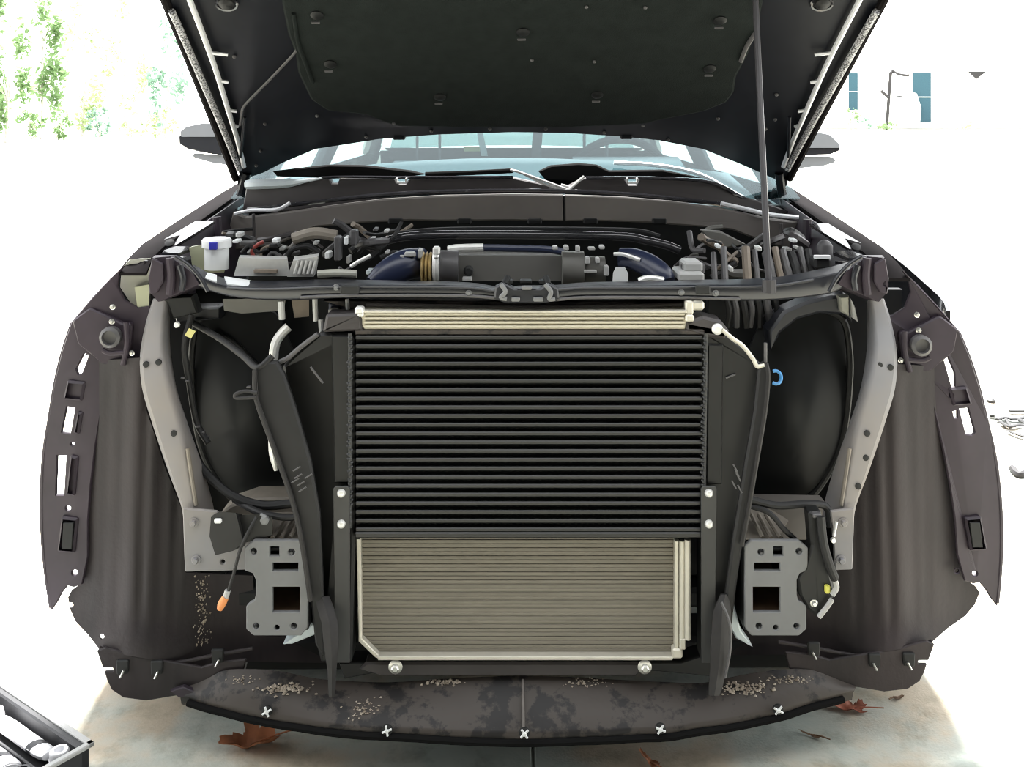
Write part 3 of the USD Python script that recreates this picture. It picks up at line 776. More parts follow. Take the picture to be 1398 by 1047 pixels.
for s, m in ((-1, ident), (1, linR)):
    back = (lambda x, y: DLin(x, y)) if s < 0 else (lambda x, y: DLin(1408 - x, y - 8))
    hol = [circ(*m([(97, 826)])[0], 3.5, 8, 4), circ(*m([(139, 869)])[0], 3.6, 8, 4)] if s < 0 else []
    ln = part("wheel_arch_liner", cells(m(lf), back, .004, hol), "liner_plastic", label="ribbed black wheel-arch liner on the " + ("left" if s < 0 else "right"))
    part("liner_edge", ptube([(*p, 1.874) for p in m([(136, 884), (158, 897), (185, 905), (215, 907), (250, 903), (290, 895), (345, 885)])], .0035), "liner_plastic", ln)
    if s < 0:
        rg = np.random.default_rng(9)
        part("dirt_streak", cat_([hull(U(x, y, back(x, y) - .002) + r_ * np.array([[1, 0, .2], [-1, 0, -.1], [.1, 0, 1.3], [0, 0, -1.2], [0, -.5, 0]])) for x, y, r_ in zip(276 + rg.normal(size=150) * 5, rg.uniform(785, 882, 150), rg.uniform(.0006, .0022, 150))]), "tray_dirt", ln, kind="stuff", smooth=False, label="streak of dried tan dirt")
    fp = part("splash_flap", plate(rnd(m(flap), 1.2), lambda x, y: 1.862, .005, [], bev=.002), "liner_plastic", label="rounded black flap below the " + ("left" if s < 0 else "right") + " wheel-arch liner")
    for x, y in ((166, 920), (213, 921), (296, 905)):
        q = m([(x - 8, y - 18), (x + 9, y - 18), (x + 8, y), (x - 7, y + 2)])
        cl = part("clip_slot", plate(rnd(q, 2), 1.8565, .006, bev=.002), "soft_black", fp)
        a, b = m([(x - 2, y + 5)])[0], m([(x + 3, y - 5)])[0]
        part("spring_clip", cat_([ptube([(*a, 1.850), (*b, 1.853)], .0042, n=8, sm=1, flat=.5)]), "zinc", fp)

# ---- inner wall of the bay on either side of the radiator
for s, m in ((-1, ident), (1, mirror(1422))):
    back = part("bay_side_panel", plate(m([(190, 395), (455, 395), (455, 905), (200, 905)]), 2.06, .02), "cavity_black")
    q = m([(268, 432), (300, 420), (350, 416), (380, 430), (400, 480), (402, 600), (398, 690), (360, 696), (320, 684), (288, 640), (270, 590), (262, 520), (260, 460)])
    bulge = lambda x, y: 1.99 - .075 * math.exp(-(((x if s < 0 else 1422 - x) - 330) / 60) ** 2 - ((y - 560) / 110) ** 2)
    pn = part("inner_guard", cells(rnd(q, 10), bulge, .01, (), 10, 10), "cavity_black", back)
    part("guard_rim", ptube([(*p, 1.965) for p in m([(300, 420), (272, 436), (263, 470), (262, 520), (270, 590), (288, 640), (320, 682), (360, 692), (398, 688)])], .007), "panel_black", back)
    if s > 0:
        part("arch_rim", plate([(1050, 452), (1070, 425), (1100, 412), (1135, 404), (1160, 404), (1164, 440), (1150, 430), (1120, 428), (1090, 436), (1066, 455), (1052, 480)], 1.93, .05, bev=.006), "bar_plastic", back)
        part("rim_end", plate([(1146, 405), (1160, 404), (1160, 432), (1148, 426)], 1.915, .02, bev=.004), "tank_plastic", back)
        part("rim_tab", plate([(1162, 408), (1168, 420), (1172, 440), (1164, 434)], 1.91, .01, bev=.002), "pale_plastic", back)
    else:
        part("guard_fold", ptube([(290, 455, 1.96), (320, 470, 1.95), (350, 500, 1.93)], .007), "panel_black", back)
        part("shelf_panel", plate([(235, 422), (300, 420), (300, 436), (240, 440)], 1.94, .05, bev=.004), "bar_plastic", back)

# ---- lower filler: crossmember behind the plates, dark engine mass
part("lower_crossmember", plate([(340, 872), (1100, 872), (1110, 915), (330, 918)], 1.95, .10, bev=.01), "cavity_black")
part("engine_block", bbox((0.012, 2.18, .46), (.95, .40, .50), .06), "cavity_black")
part("firewall", bbox((0.012, 2.60, .62), (1.40, .05, .66), .01), "cavity_black")
part("bay_floor", bbox((0.012, 2.3, .24), (1.2, .72, .04), .01), "cavity_black")  # dark box added to stop light coming through the bay

# ---- headlamp brackets (grey pressed steel) and mounting plates
for s, m, mp in ((-1, ident, ident), (1, mirror(1416), mirror(1437))):
    outer = [(209, 408), (199, 440), (191, 485), (194, 530), (206, 572), (219, 612), (233, 652), (247, 690), (252, 720)]
    fold = [(229, 410), (226, 440), (225, 480), (236, 530), (248, 572), (256, 612), (262, 652), (268, 690), (272, 720)]
    inner = [(232, 412), (231, 440), (232, 480), (240, 530), (253, 572), (267, 612), (280, 652), (290, 690), (294, 720)]
    Dm = [1.90, 1.885, 1.865, 1.85, 1.84, 1.83, 1.825, 1.82, 1.81]
    g = []
    for k, off in ((outer, .016), (None, .004), (None, 0.0), (fold, .004), (inner, .045)):
        if k is None:
            w = .12 if off == .004 else .75
            g.append([U(*m([(o[0] * (1 - w) + f[0] * w, o[1] * (1 - w) + f[1] * w)])[0], d + off) for o, f, d in zip(outer, fold, Dm)])
        else:
            g.append([U(*m([k_])[0], d + off) for k_, d in zip(k, Dm)])
    gg = [spline(r, 4) for r in g]
    hb = part("lamp_bracket", sheet(gg, .004), "grey_steel", label="curved grey steel bracket on the " + ("left" if s < 0 else "right"))
    hs = ((200, 497, 1.862), (217, 494, 1.860), (238, 591, 1.836)) if s < 0 else ((216, 498, 1.862), (201, 501, 1.862), (233, 591, 1.836), (235, 624, 1.832), (245, 663, 1.826))
    for x, y, d in hs:
        part("bracket_hole", lathe([(.0058, .0), (.0058, .004), (.004, .0045)], U(*m([(x, y)])[0], d + .002), (0, -1, 0), 12), "soft_black", hb)
    part("bracket_bead", ptube([(*m([(x, y)])[0], d) for x, y, d in ((256, 612, 1.832), (262, 652, 1.826), (268, 690, 1.822))], .004, n=8), "tan_steel", hb)
    # foot of the bracket
    ft = [(249, 694), (296, 698), (300, 704), (338, 706), (345, 736), (336, 778), (300, 780), (252, 781)] if s < 0 else [(249, 694), (282, 698), (278, 740), (276, 779), (252, 778)]
    fo = part("bracket_foot", plate(rnd(m(ft), 2), 1.805, .006, [circ(*m([(304, 767)])[0], 3, 8)] if s < 0 else [], bev=.002), "grey_steel")
    for x, y in ((265, 713), (268, 764)):
        part("bolt", bolt(*m([(x, y)])[0], 1.805, .009), "grey_steel", fo)
    # crash mounting plate with slots
    pl = [(346, 738), (412, 738), (420, 746), (420, 857), (411, 868), (346, 868), (336, 859), (336, 828), (341, 823), (347, 820), (349, 812), (349, 792), (345, 783), (334, 779), (334, 748)]
    hl = [rect(368, 746.5, 381, 759), rect(372, 768.5, 407, 779.5), rect(372, 801.5, 409, 836), circ(346, 753, 4.6, 12), circ(398, 754, 4.6, 12), circ(349.5, 855, 4.2, 12), circ(378, 857, 3.6, 10), circ(401, 855, 4.4, 12)]
    cp = part("bumper_mount_plate", plate(rnd(mp(pl), 2), 1.765, .008, [mp(h) for h in hl], bev=.0016), "plate_steel", label="grey steel bumper mounting plate with square cut-outs on the " + ("left" if s < 0 else "right"))
    for x, y in ((346, 753), (398, 754), (349.5, 855), (401, 855)):
        part("stud", lathe([(.0052, 0), (.0052, .012), (.003, .014)], U(*mp([(x + 1, y - 1)])[0], 1.782), (0, -1, 0), 10), "plate_steel", cp)
    # frame rail behind it: open box with a lit floor
    a, b = U(*mp([(358, 862)])[0], 1.776), U(*mp([(418, 752)])[0], 1.776)
    x0, x1 = sorted((a[0], b[0]))
    fr = part("frame_rail", cat_([bbox(((x0 + x1) / 2, 2.0, z), (x1 - x0, .44, .006), .002) for z in (a[2] + .015, b[2])] + [bbox((x, 2.0, (a[2] + b[2]) / 2), (.006, .44, b[2] - a[2]), .002) for x in (x0, x1)]
                                 + [bbox(((x0 + x1) / 2, 2.2, (a[2] + b[2]) / 2), (x1 - x0, .006, b[2] - a[2]), .001)]), "cavity_black")
    part("rail_floor", sheet([[np.array([x0 + .005, 1.785, a[2] + .03]), np.array([x1 - .005, 1.785, a[2] + .03])], [np.array([x0 + .005, 1.90, a[2] + .075]), np.array([x1 - .005, 1.90, a[2] + .075])]], .005, (0, 0, -1)), "rust_floor", fr)
    # tan steel top of the rail with its pressed ribs
    tt = [(362, 700), (404, 686), (414, 700), (416, 738), (372, 738), (348, 730)] if s < 0 else [(360, 712), (392, 692), (418, 690), (418, 738), (376, 738)]
    rt = part("rail_gusset", plate(mp(tt), lambda x, y: 1.80 + .0018 * (738 - y), .01, bev=.003), "tan_steel", label="tan steel gusset above the " + ("left" if s < 0 else "right") + " mounting plate")
    for dx in (0, 12, 24):
        part("gusset_rib", ptube([(*mp([(372 + dx, 734)])[0], 1.795), (*mp([(392 + dx * .8, 702)])[0], 1.845)], .004, n=6, sm=1), "tan_steel", rt)
    # pale wedge of plastic at the inner lower corner
    wd = [(386, 880), (420, 856), (438, 846), (441, 858), (428, 868), (398, 880)] if s < 0 else [(409, 884), (425, 862), (436, 820), (440, 818), (444, 850), (432, 872)]
    part("corner_guard", plate(mp(wd), 1.80, .03, bev=.003), "ice_plastic", label="pale bluish plastic edge beside the " + ("left" if s < 0 else "right") + " mounting plate")

# end brackets of the upper bar
for s, m in ((-1, ident), (1, mirror(1416))):
    eb = part("bar_end_bracket", phull(m([(208, 352), (232, 350), (262, 372), (272, 388), (240, 402), (216, 412), (206, 400), (204, 372)]), 1.85, m([(212, 348), (240, 348), (272, 378), (276, 392), (236, 408)]), 1.96), "purple_paint")
    part("bracket_tab", plate(rnd(m([(207, 352), (222, 360), (222, 385), (214, 400), (204, 402), (202, 380)]), 2), 1.838, .008, [circ(*m([(207, 388)])[0], 3, 8)], bev=.002), "purple_paint", eb)
    part("bracket_pleat", ptube([(*p, 1.845) for p in m([(232, 352), (234, 376), (232, 402)])], .008), "purple_paint", eb)
    part("bracket_pleat", ptube([(*p, 1.842) for p in m([(245, 362), (250, 380), (248, 396)])], .006), "bar_plastic", eb)
    part("bracket_wire", ptube([(*p, 1.835) for p in m([(240, 350), (258, 362), (274, 380), (284, 398)])], .004), "bar_plastic", eb)
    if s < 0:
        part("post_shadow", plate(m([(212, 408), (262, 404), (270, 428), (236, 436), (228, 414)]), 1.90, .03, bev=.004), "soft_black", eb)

wt = part("washer_tank", phull([(166, 366), (178, 354), (206, 352), (206, 400), (196, 424), (188, 426), (176, 410), (164, 392)], 1.93, [(172, 356), (206, 350), (206, 410), (180, 404)], 2.05), "tank_plastic", label="translucent grey-yellow plastic tank by the left fender")
part("tank_neck", phull([(184, 392), (204, 388), (204, 418), (188, 426)], 1.915, [(186, 392), (204, 390), (204, 418), (188, 424)], 1.95), "yellow_plastic", wt)

# ---- radiator pack
DR = 1.82
core = [(489, 733), (922, 733), (922, 896), (518, 896), (492, 872)]
rad = part("radiator_core", plate(core, DR + .012, .03), "alu_core", label="pale aluminium radiator core below the intercooler")
fins = []
for k in range(29):
    y0 = 737 + k * 5.5
    xl = 491 if y0 < 868 else 491 + (y0 - 868) * .95
    fins.append(pbox(xl + 2, y0, 921, y0 + 4.9, DR + .0098, .005, .0006))
part("core_row", cat_(fins), "alu_core", rad, kind="stuff", smooth=False)
part("side_rail", plate([(486, 735), (492.5, 735), (494, 872), (520, 898), (513, 899), (489, 876)], DR - .004, .03, bev=.002), "alu_edge", rad)
part("side_rail", plate([(921, 738), (927, 738), (927, 893), (921, 893)], DR - .004, .03, bev=.002), "alu_edge", rad)
part("bottom_rail", plate([(514, 896), (918, 896), (922, 894), (918, 902), (516, 902)], DR - .006, .03, bev=.002), "alu_edge", rad)
dr = part("receiver_tube", cat_([ptube([(939, 736, DR - .008), (939, 872, DR - .008)], .0062, sm=1, n=12), ptube([(931, 738, DR - .004), (931, 880, DR - .004)], .005, sm=1, n=10), pbox(928, 872, 937, 888, DR - .01, .02, .004), pbox(918, 886, 932, 900, DR - .008, .02, .003)]), "alu_edge", rad)
part("lower_bracket", plate([(462, 905), (524, 903), (930, 903), (975, 890), (975, 925), (900, 918), (520, 918), (470, 928)], DR + .012, .04, bev=.004), "panel_black", rad)
part("lower_beam", plate([(500, 905), (870, 905), (880, 912), (868, 924), (520, 924), (490, 914)], DR + .006, .03, bev=.004), "cowl_black", rad)
for x in (540, 880):
    part("mount_bolt", cat_([lathe([(.013, 0), (.013, .002), (.009, .004)], U(x, 910, DR - .004), (0, -1, 0), 16), lathe([(.0075, .003), (.0075, .009), (.005, .011)], U(x, 910, DR - .004), (0, -1, 0), 6)]), "zinc", rad)

ic = part("intercooler", plate([(486, 455), (962, 455), (961, 640), (958, 733), (486, 733)], 1.805, .05), "cooler_fin", label="large black intercooler with horizontal tubes")
nt = 23
for k in range(nt):
    y0 = 458.5 + k * 11.92
    q = pbox(485, y0, 960 - max(0, y0 - 640) * .03, y0 + 5.6, 1.791, .018, .002)
    part("cooler_tube", q, "cooler_black", ic, smooth=25)
zz = []
for k in range(nt):
    y0 = 458.5 + k * 11.92 + 5.6
    xs = np.linspace(486, 958, 119)
    g = [[U(x, y0 + (0 if i % 2 else 6.2), 1.800 + .004 * j) for i, x in enumerate(xs)] for j in (0, 1)]
    zz.append(sheet(g, .0008, (0, 0, 1)))
part("fin_strip", cat_(zz), "cooler_fin", ic, kind="stuff", smooth=False)
rng = random.Random(5)
beads = [lathe([(.002, -.002), (.0046, 0), (.002, .002)], U(477.5 + rng.uniform(-1.5, 1.5), 460 + k * 5.7, 1.789), (0, -.5, 1), 6) for k in range(46)]
part("weld_bead", cat_([ptube([(478, 455, 1.792), (478, 720, 1.792)], .004, sm=1)] + beads), "strip_black", ic)
beads = [lathe([(.002, -.002), (.0043, 0), (.002, .002)], U(963 - k * .11 + rng.uniform(-1.5, 1.5), 462 + k * 5.7, 1.789), (0, -.5, 1), 6) for k in range(36)]
part("weld_bead", cat_([ptube([(964, 455, 1.792), (961, 664, 1.792)], .0035, sm=1)] + beads), "strip_black", ic)
part("bottom_bar", pbox(484, 727, 960, 735, 1.788, .03, .003), "cooler_black", ic)
part("top_bar", pbox(484, 450, 962, 458, 1.796, .04, .003), "tray_plastic", ic)
tl = [(437, 455), (480, 455), (485, 470), (484, 735), (480, 905), (438, 905), (424, 850), (420, 740), (405, 640), (388, 560), (386, 500), (405, 482)]
part("end_tank", plate(rnd(tl, 2), 1.80, .05, bev=.005), "panel_black", ic)
part("tank_step", plate([(452, 458), (478, 458), (478, 660), (456, 660)], 1.795, .02, bev=.004), "panel_black", ic)
trr = [(963, 455), (993, 457), (1020, 478), (1042, 500), (1042, 560), (1024, 650), (1012, 740), (1000, 850), (985, 905), (958, 905), (958, 735), (962, 640)]
part("end_tank", plate(rnd(trr, 2), 1.80, .05, bev=.005), "panel_black", ic)
part("tank_step", plate([(966, 470), (988, 470), (986, 662), (964, 662)], 1.795, .02, bev=.004), "panel_black", ic)
part("tank_scratch", ptube([(424, 501, 1.798), (441, 523, 1.798)], .0022, sm=1, n=6), "grey_hose", ic)
part("tank_scratch", ptube([(991, 516, 1.798), (1004, 511, 1.798)], .0018, sm=1, n=6), "grey_hose", ic)
for x0, x1, yb, s in ((454.5, 477.5, 905, -1), (957, 979, 905, 1)):
    q = [(x0, 668), (x0 + 3, 664), (x1 - 3, 664), (x1, 668), (x1 - (3 if s > 0 else 0), yb), (x0 + (3 if s < 0 else 1), yb)]
    sp = part("support_strip", plate(q, 1.782, .004, bev=.0012), "strip_black", ic, label="flat black metal strip bolted to the " + ("left" if s < 0 else "right") + " side of the intercooler")
    for y in (673, 715):
        part("strip_bolt", lathe([(.0078, 0), (.0075, .003), (.005, .0062), (.002, .007)], U((x0 + x1) / 2 - (.3 if s > 0 else 0), y, 1.782), (0, -1, 0), 16), "bright_zinc", ic)

tb = part("radiator_top_bar", plate(rnd([(491, 424), (938, 424), (941, 430), (936, 452), (497, 452), (491, 440)], 2), 1.80, .035, bev=.003), "alu_bar", label="ribbed pale aluminium bar across the top of the intercooler")
for k, y in enumerate((429, 435, 440.5, 446)):
    part("bar_rib", pbox(497, y - 1.6, 935, y + 1.6, 1.794, .01, .0015), "alu_bar", tb)
part("bar_edge", pbox(492, 424, 938, 427.5, 1.792, .012, .0015), "alu_edge", tb)
part("bar_cap", cat_([pbox(488, 424, 496, 433, 1.79, .03, .003), bbox(U(491, 423, 1.79), (.016, .02, .012), .004)]), "bright_zinc", tb)
part("bar_cap", cat_([pbox(936, 430, 948, 440, 1.79, .03, .003), pbox(936, 411, 947, 430, 1.796, .02, .003), pbox(945, 411, 962, 424, 1.80, .02, .004)]), "alu_edge", tb)
part("corner_bracket", plate(rnd([(445, 430), (488, 428), (494, 436), (494, 452), (440, 454)], 2), 1.795, .05, bev=.005), "cowl_black")
part("corner_bracket", plate(rnd([(937, 440), (960, 432), (985, 438), (996, 452), (990, 463), (962, 461), (937, 452)], 2), 1.795, .05, bev=.005), "cowl_black")
part("bracket_bolt", cat_([lathe([(.0105, 0), (.010, .004), (.006, .0075)], U(979, 449, 1.795), (0, -1, 0), 16)]), "bright_zinc")
part("air_guide", plate([(440, 411), (938, 411), (942, 424), (936, 428), (496, 428), (486, 424)], 1.84, .03, bev=.004), "tray_plastic", label="brown-black strip of plastic above the aluminium bar")
part("guide_rib", ptube([(500, 416, 1.835), (600, 418, 1.832), (720, 420, 1.832), (860, 418, 1.832), (930, 416, 1.835)], .004), "cowl_grey")

# ---- rubber air flaps beside the radiator
fa = part("air_flap", plate(rnd([(347, 502), (360, 494), (378, 494), (388, 512), (404, 560), (424, 630), (436, 700), (440, 790), (444, 905), (430, 880), (424, 820), (412, 740), (398, 680), (374, 612), (350, 545)], 3), lambda x, y: 1.782 - .02 * math.sin((y - 490) / 130), .012, size=25, bev=.004), "rubber", label="black rubber flap down the left side of the radiator")
part("flap_bead", ptube([(348, 505, 1.775), (350, 545, 1.768), (374, 612, 1.76), (398, 680, 1.756), (412, 740, 1.755), (424, 820, 1.76)], .0045, n=8), "dusty_rubber", fa)
part("flap_top", ptube([(262, 440, 1.93), (300, 462, 1.88), (332, 486, 1.82), (352, 502, 1.785), (372, 486, 1.79)], .006), "rubber", fa)
part("flap_tab", ptube([(352, 536, 1.765), (335, 534, 1.77), (322, 538, 1.77), (324, 543, 1.77), (350, 542, 1.765)], .0035), "dusty_rubber", fa)
for k, (x, y) in enumerate(((404, 640), (406, 650), (410, 660), (420, 650), (412, 668), (402, 656))):
    part("flap_mark", ptube([(x - 4, y + 3, 1.752), (x + 6, y - 3, 1.752)], .0014, sm=1, n=6), "grey_hose", fa)
fb = part("air_flap", plate(rnd([(1036, 500), (1047, 492), (1050, 512), (1046, 560), (1036, 620), (1024, 690), (1014, 745), (1006, 800), (1000, 850), (988, 905), (984, 905), (990, 820), (1002, 730), (1018, 630), (1030, 560)], 3), lambda x, y: 1.782 - .02 * math.sin((y - 490) / 130), .012, size=25, bev=.004), "rubber", label="black rubber flap down the right side of the radiator")
part("flap_bead", ptube([(1046, 495, 1.775), (1049, 515, 1.768), (1045, 560, 1.762), (1035, 620, 1.757), (1023, 690, 1.755), (1013, 745, 1.757)], .004, n=8), "dusty_rubber", fb)
for k, (x, y) in enumerate(((1004, 640), (1008, 652), (1002, 662), (1010, 668), (1006, 646))):
    part("flap_mark", ptube([(x - 3, y - 6, 1.752), (x + 3, y + 5, 1.752)], .0014, sm=1, n=6), "grey_hose", fb)
part("flap_edge", ptube([(986, 450, 1.79), (1000, 462, 1.788), (1014, 472, 1.786), (1028, 490, 1.784), (1034, 500, 1.784), (1046, 498, 1.784)], .0042, n=8), "alu_edge", fb)
part("flap_pin", ptube([(1045, 468, 1.784), (1045, 494, 1.784)], .003, sm=1), "grey_hose", fb)
part("clip_ring", tube([U(1059, 515, 1.78) + .010 * np.array([math.cos(a), .3 * math.sin(a), math.sin(a) * 1.1]) for a in np.linspace(-2.2, 2.0, 10)], .0032, n=6, sm=2), "blue_clip", label="small blue ring clip")
part("flap_strap", sheet([[U(x - w, y, d), U(x, y, d - .004), U(x + w, y, d + .004)] for x, y, w, d in ((440, 815, 9, 1.775), (444, 830, 11, 1.765), (450, 850, 11, 1.75), (452, 880, 10, 1.742), (453, 915, 6, 1.738), (453, 952, 4, 1.735))], .004), "dusty_rubber", fa)
part("flap_strap", sheet([[U(x - w, y, d), U(x, y, d - .006), U(x + w, y, d + .004)] for x, y, w, d in ((990, 812, 6, 1.772), (986, 835, 12, 1.76), (984, 870, 13, 1.75), (982, 905, 12, 1.742), (977, 940, 9, 1.736), (975, 950, 7, 1.735))], .004), "dusty_rubber", fb)
part("strap_edge", ptube([(985, 822, 1.752), (996, 850, 1.742), (997, 885, 1.738), (990, 925, 1.735)], .0025, n=6), "grey_hose", fb)

# ---- upper bar over the radiator
topL = [(264, 371), (285, 382), (310, 389), (350, 391), (400, 390), (450, 388), (560, 388), (640, 389), (680, 394), (716, 392), (760, 392), (800, 389), (900, 389), (960, 388), (1010, 388), (1060, 386), (1110, 378), (1140, 372), (1162, 366)]
botL = [(268, 390), (290, 398), (318, 405), (360, 409), (410, 409), (455, 407), (560, 406), (640, 407), (680, 410), (716, 412), (760, 411), (800, 408), (900, 408), (960, 409), (1010, 410), (1060, 409), (1110, 404), (1140, 398), (1160, 384)]
DB = lambda x: 1.795 + .065 * ((x - 714) / 450) ** 2
g = []
for f, off in ((0, .055), (0.02, .004), (.10, 0.0), (.45, -.002), (.9, 0), (1.0, .004), (1.02, .05)):
    g.append([U(a[0] * (1 - f) + b[0] * f, a[1] * (1 - f) + b[1] * f - (2 + 7 * abs((a[0] - 714) / 450) if f == 0 else 0), DB(a[0]) + off) for a, b in zip(topL, botL)])
bar = part("radiator_support_bar", sheet([spline(r, 4) for r in g], .004), "bar_plastic", label="long dark grey bar over the radiator")
part("bar_bead", ptube([(x, y + 4, DB(x) - .003) for x, y in topL[2:-2]], .0028, n=8, sm=3), "bar_plastic", bar)
part("bar_bead", ptube([(x, y - 3, DB(x) - .003) for x, y in botL[4:9]], .003, n=8, sm=3), "grey_hose", bar)
part("bar_bead", ptube([(x, y - 2, DB(x) - .003) for x, y in botL[10:15]], .003, n=8, sm=3), "grey_hose", bar)
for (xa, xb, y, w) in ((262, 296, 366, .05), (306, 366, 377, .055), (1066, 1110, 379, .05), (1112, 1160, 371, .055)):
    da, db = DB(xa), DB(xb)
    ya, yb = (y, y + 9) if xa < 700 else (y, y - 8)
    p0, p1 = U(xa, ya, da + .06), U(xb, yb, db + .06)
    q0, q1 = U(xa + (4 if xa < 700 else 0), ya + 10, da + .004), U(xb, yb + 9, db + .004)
    part("bar_top_glare", sheet([[p0, p1], [q0, q1]], .005, (0, 0, -1)), "white_plastic", bar)  # light along the bar ends put in as white faces
lt = part("hood_latch", plate(rnd([(676, 392), (688, 386), (702, 394), (738, 394), (748, 386), (762, 394), (764, 408), (745, 414), (690, 414), (674, 408)], 2), 1.782, .02, [rect(708, 396, 730, 404)], bev=.003), "bar_plastic", label="bonnet latch at the middle of the bar")
part("latch_claw", ptube([(684, 388, 1.775), (690, 398, 1.772), (684, 406, 1.774), (692, 408, 1.774)], .0042), "plate_steel", lt)
part("latch_claw", ptube([(744, 388, 1.775), (752, 398, 1.772), (750, 408, 1.774), (758, 408, 1.774)], .0042), "plate_steel", lt)
part("latch_plate", cat_([pbox(712, 391, 726, 396, 1.774, .01, .002), pbox(698, 406, 710, 412, 1.776, .01, .003), pbox(728, 406, 742, 412, 1.776, .01, .003)]), "plate_steel", lt)
part("latch_horn", cat_([ptube([(693, 378, 1.80), (690, 388, 1.79)], .006, sm=1), ptube([(745, 378, 1.80), (748, 388, 1.79)], .006, sm=1), pbox(686, 383, 700, 388, 1.79, .02, .003), pbox(710, 383, 726, 387, 1.79, .02, .003), pbox(736, 383, 752, 388, 1.79, .02, .003)]), "cavity_black", lt)
for x, y in ((459, 392), (977, 400), (640, 400), (930, 399)):
    part("bar_bolt", bolt(x, y, DB(x) - .002, .006), "plate_steel", bar)
for x0, x1 in ((464, 490), (950, 970)):
    part("bar_notch", pbox(x0, 390, x1, 402, 1.792, .01, .003), "soft_black", bar)

# ---- undertray
fr = [(246, 951), (290, 962), (332, 973), (380, 983), (430, 990), (480, 995), (530, 999), (620, 1004), (716, 1007), (810, 1004), (900, 999), (960, 992), (1010, 984), (1065, 971), (1110, 958), (1165, 943)]
bk = [(236, 942), (275, 930), (312, 914), (370, 914), (430, 926), (480, 930), (530, 931), (620, 926), (716, 922), (810, 926), (900, 931), (960, 932), (1010, 922), (1065, 914), (1110, 914), (1170, 934)]


def ground_at(x, y, z):
    return U(x, y, (H - z) * F / (y - HY))


rows = []
for t in np.linspace(0, 1, 9):
    r = []
    for i, (a, b) in enumerate(zip(fr, bk)):
        e = abs(i - 7.5) / 7.5
        x, y = a[0] * (1 - t) + b[0] * t, a[1] * (1 - t) + b[1] * t
        r.append(U(x, y, (1.758 + .09 * e ** 2) * (1 - t) + (1.84 + .03 * e ** 2) * t - .006 * math.sin(math.pi * t)))
    rows.append(spline(r, 4))
rows = np.array(rows)
rows[..., 2] += .004 * (meshkit.noise(rows * 18) - .5)
lip = rows[0] + np.array([0, .006, -.016])
tray = part("undertray", sheet(np.vstack([[lip], rows]), .004, (0, .3, -1)), "tray_plastic", label="curved dirty black undertray under the radiator")
part("tray_lip", tube(rows[0][1:-1] + np.array([0, -.001, -.009]), .0065, n=8, sm=1), "dead_black", tray)
part("tray_seam", ptube([(714, 928, 1.832), (714, 960, 1.79), (715, 1000, 1.757)], .0028, n=6), "cowl_grey", tray)
for cx, cy, sx, sy, seed, n in ((395, 940, 40, 8, 1, 120), (610, 932, 28, 4, 2, 60), (800, 933, 22, 6, 3, 50), (495, 968, 22, 16, 4, 60), (1020, 940, 40, 9, 5, 130), (1080, 928, 34, 6, 6, 70), (330, 928, 34, 6, 7, 50)):
    rg = np.random.default_rng(seed)
    ms = []
    for k in range(n):
        x, y = cx + sx * rg.normal() * .5, cy + sy * rg.normal() * .5
        px_, py_ = rows[:, :, 0] / rows[:, :, 1] * F + CX, HY + (H - rows[:, :, 2]) / rows[:, :, 1] * F
        j = int(np.argmin(np.abs(px_[4] - x)))
        D = float(np.interp(-y, -py_[:, j], rows[:, j, 1]))
        r = rg.uniform(.0008, .0026) * (1.5 if seed in (1, 5, 2) else 1)
        q = U(x, y, D)
        q[2] = np.interp(-y, -py_[:, j], rows[:, j, 2])
        ms.append(hull(q + np.array([0, 0, .001]) + r * np.array([[1.3, 0, 0], [-1.2, .2, 0], [0, 1.2, 0], [.1, -1.1, 0], [0, 0, .8]]) @ np.array([[math.cos(k), math.sin(k), 0], [-math.sin(k), math.cos(k), 0], [0, 0, 1]])))
    part("dirt_patch", cat_(ms), "tray_dirt", tray, kind="stuff", smooth=False, label="crumbs of dry pale dirt")
for x, y, a in ((364, 972, .5), (528, 998, .35), (716, 1002, .78), (902, 996, -.4), (1063, 970, -.5)):
    D = 1.742 + .09 * ((x - 706) / 460) ** 2
    c = U(x, y, D)
    cl = part("tray_clip", lathe([(.0095, 0), (.0095, .004), (.006, .006)], c + np.array([0, .006, 0]), (0, -1, 0), 12), "soft_black", tray)
    part("clip_cross", cat_([tube([c - np.array([math.cos(b), 0, math.sin(b)]) * .009, c + np.array([math.cos(b), 0, math.sin(b)]) * .009], .0021, n=6, sm=1) for b in (a, a + 1.4)] + [lathe([(.004, 0), (.003, .003)], c, (0, -1, 0), 8)]), "white_plastic", tray)
part("tray_end", plate([(232, 944), (250, 938), (268, 946), (262, 952), (244, 953)], 1.845, .01, bev=.002), "purple_paint", tray)

# ---- horn, wire with bulb, right-hand sensor bracket and looms
hn = part("horn", phull([(288, 706), (300, 698), (322, 700), (332, 740), (318, 752), (294, 758), (286, 732)], 1.755, [(292, 702), (330, 702), (334, 745), (296, 752)], 1.80), "rubber", label="black horn in front of the left bracket")
part("horn_body", phull([(312, 704), (352, 702), (372, 706), (372, 730), (350, 738), (326, 742)], 1.775, [(316, 706), (368, 706), (370, 732), (330, 740)], 1.83), "panel_black", hn)
part("horn_plug", pbox(292, 709, 302, 715, 1.75, .015, .003), "white_plastic", hn)
part("horn_nut", cat_([lathe([(.008, 0), (.008, .006), (.005, .008)], U(362, 709, 1.765), (0, -1, 0), 8), ptube([(356, 702, 1.765), (364, 706, 1.76)], .003, sm=1)]), "plate_steel", hn)
wi = part("wire", ptube([(350, 706, 1.76), (340, 724, 1.75), (328, 750, 1.745), (320, 780, 1.745), (312, 806, 1.745)], .003, n=8), "rubber", label="thin black wire hanging by the left plate")
part("bulb_plug", ptube([(311, 806, 1.745), (308, 816, 1.745)], .0055, sm=1), "pale_plastic", wi)
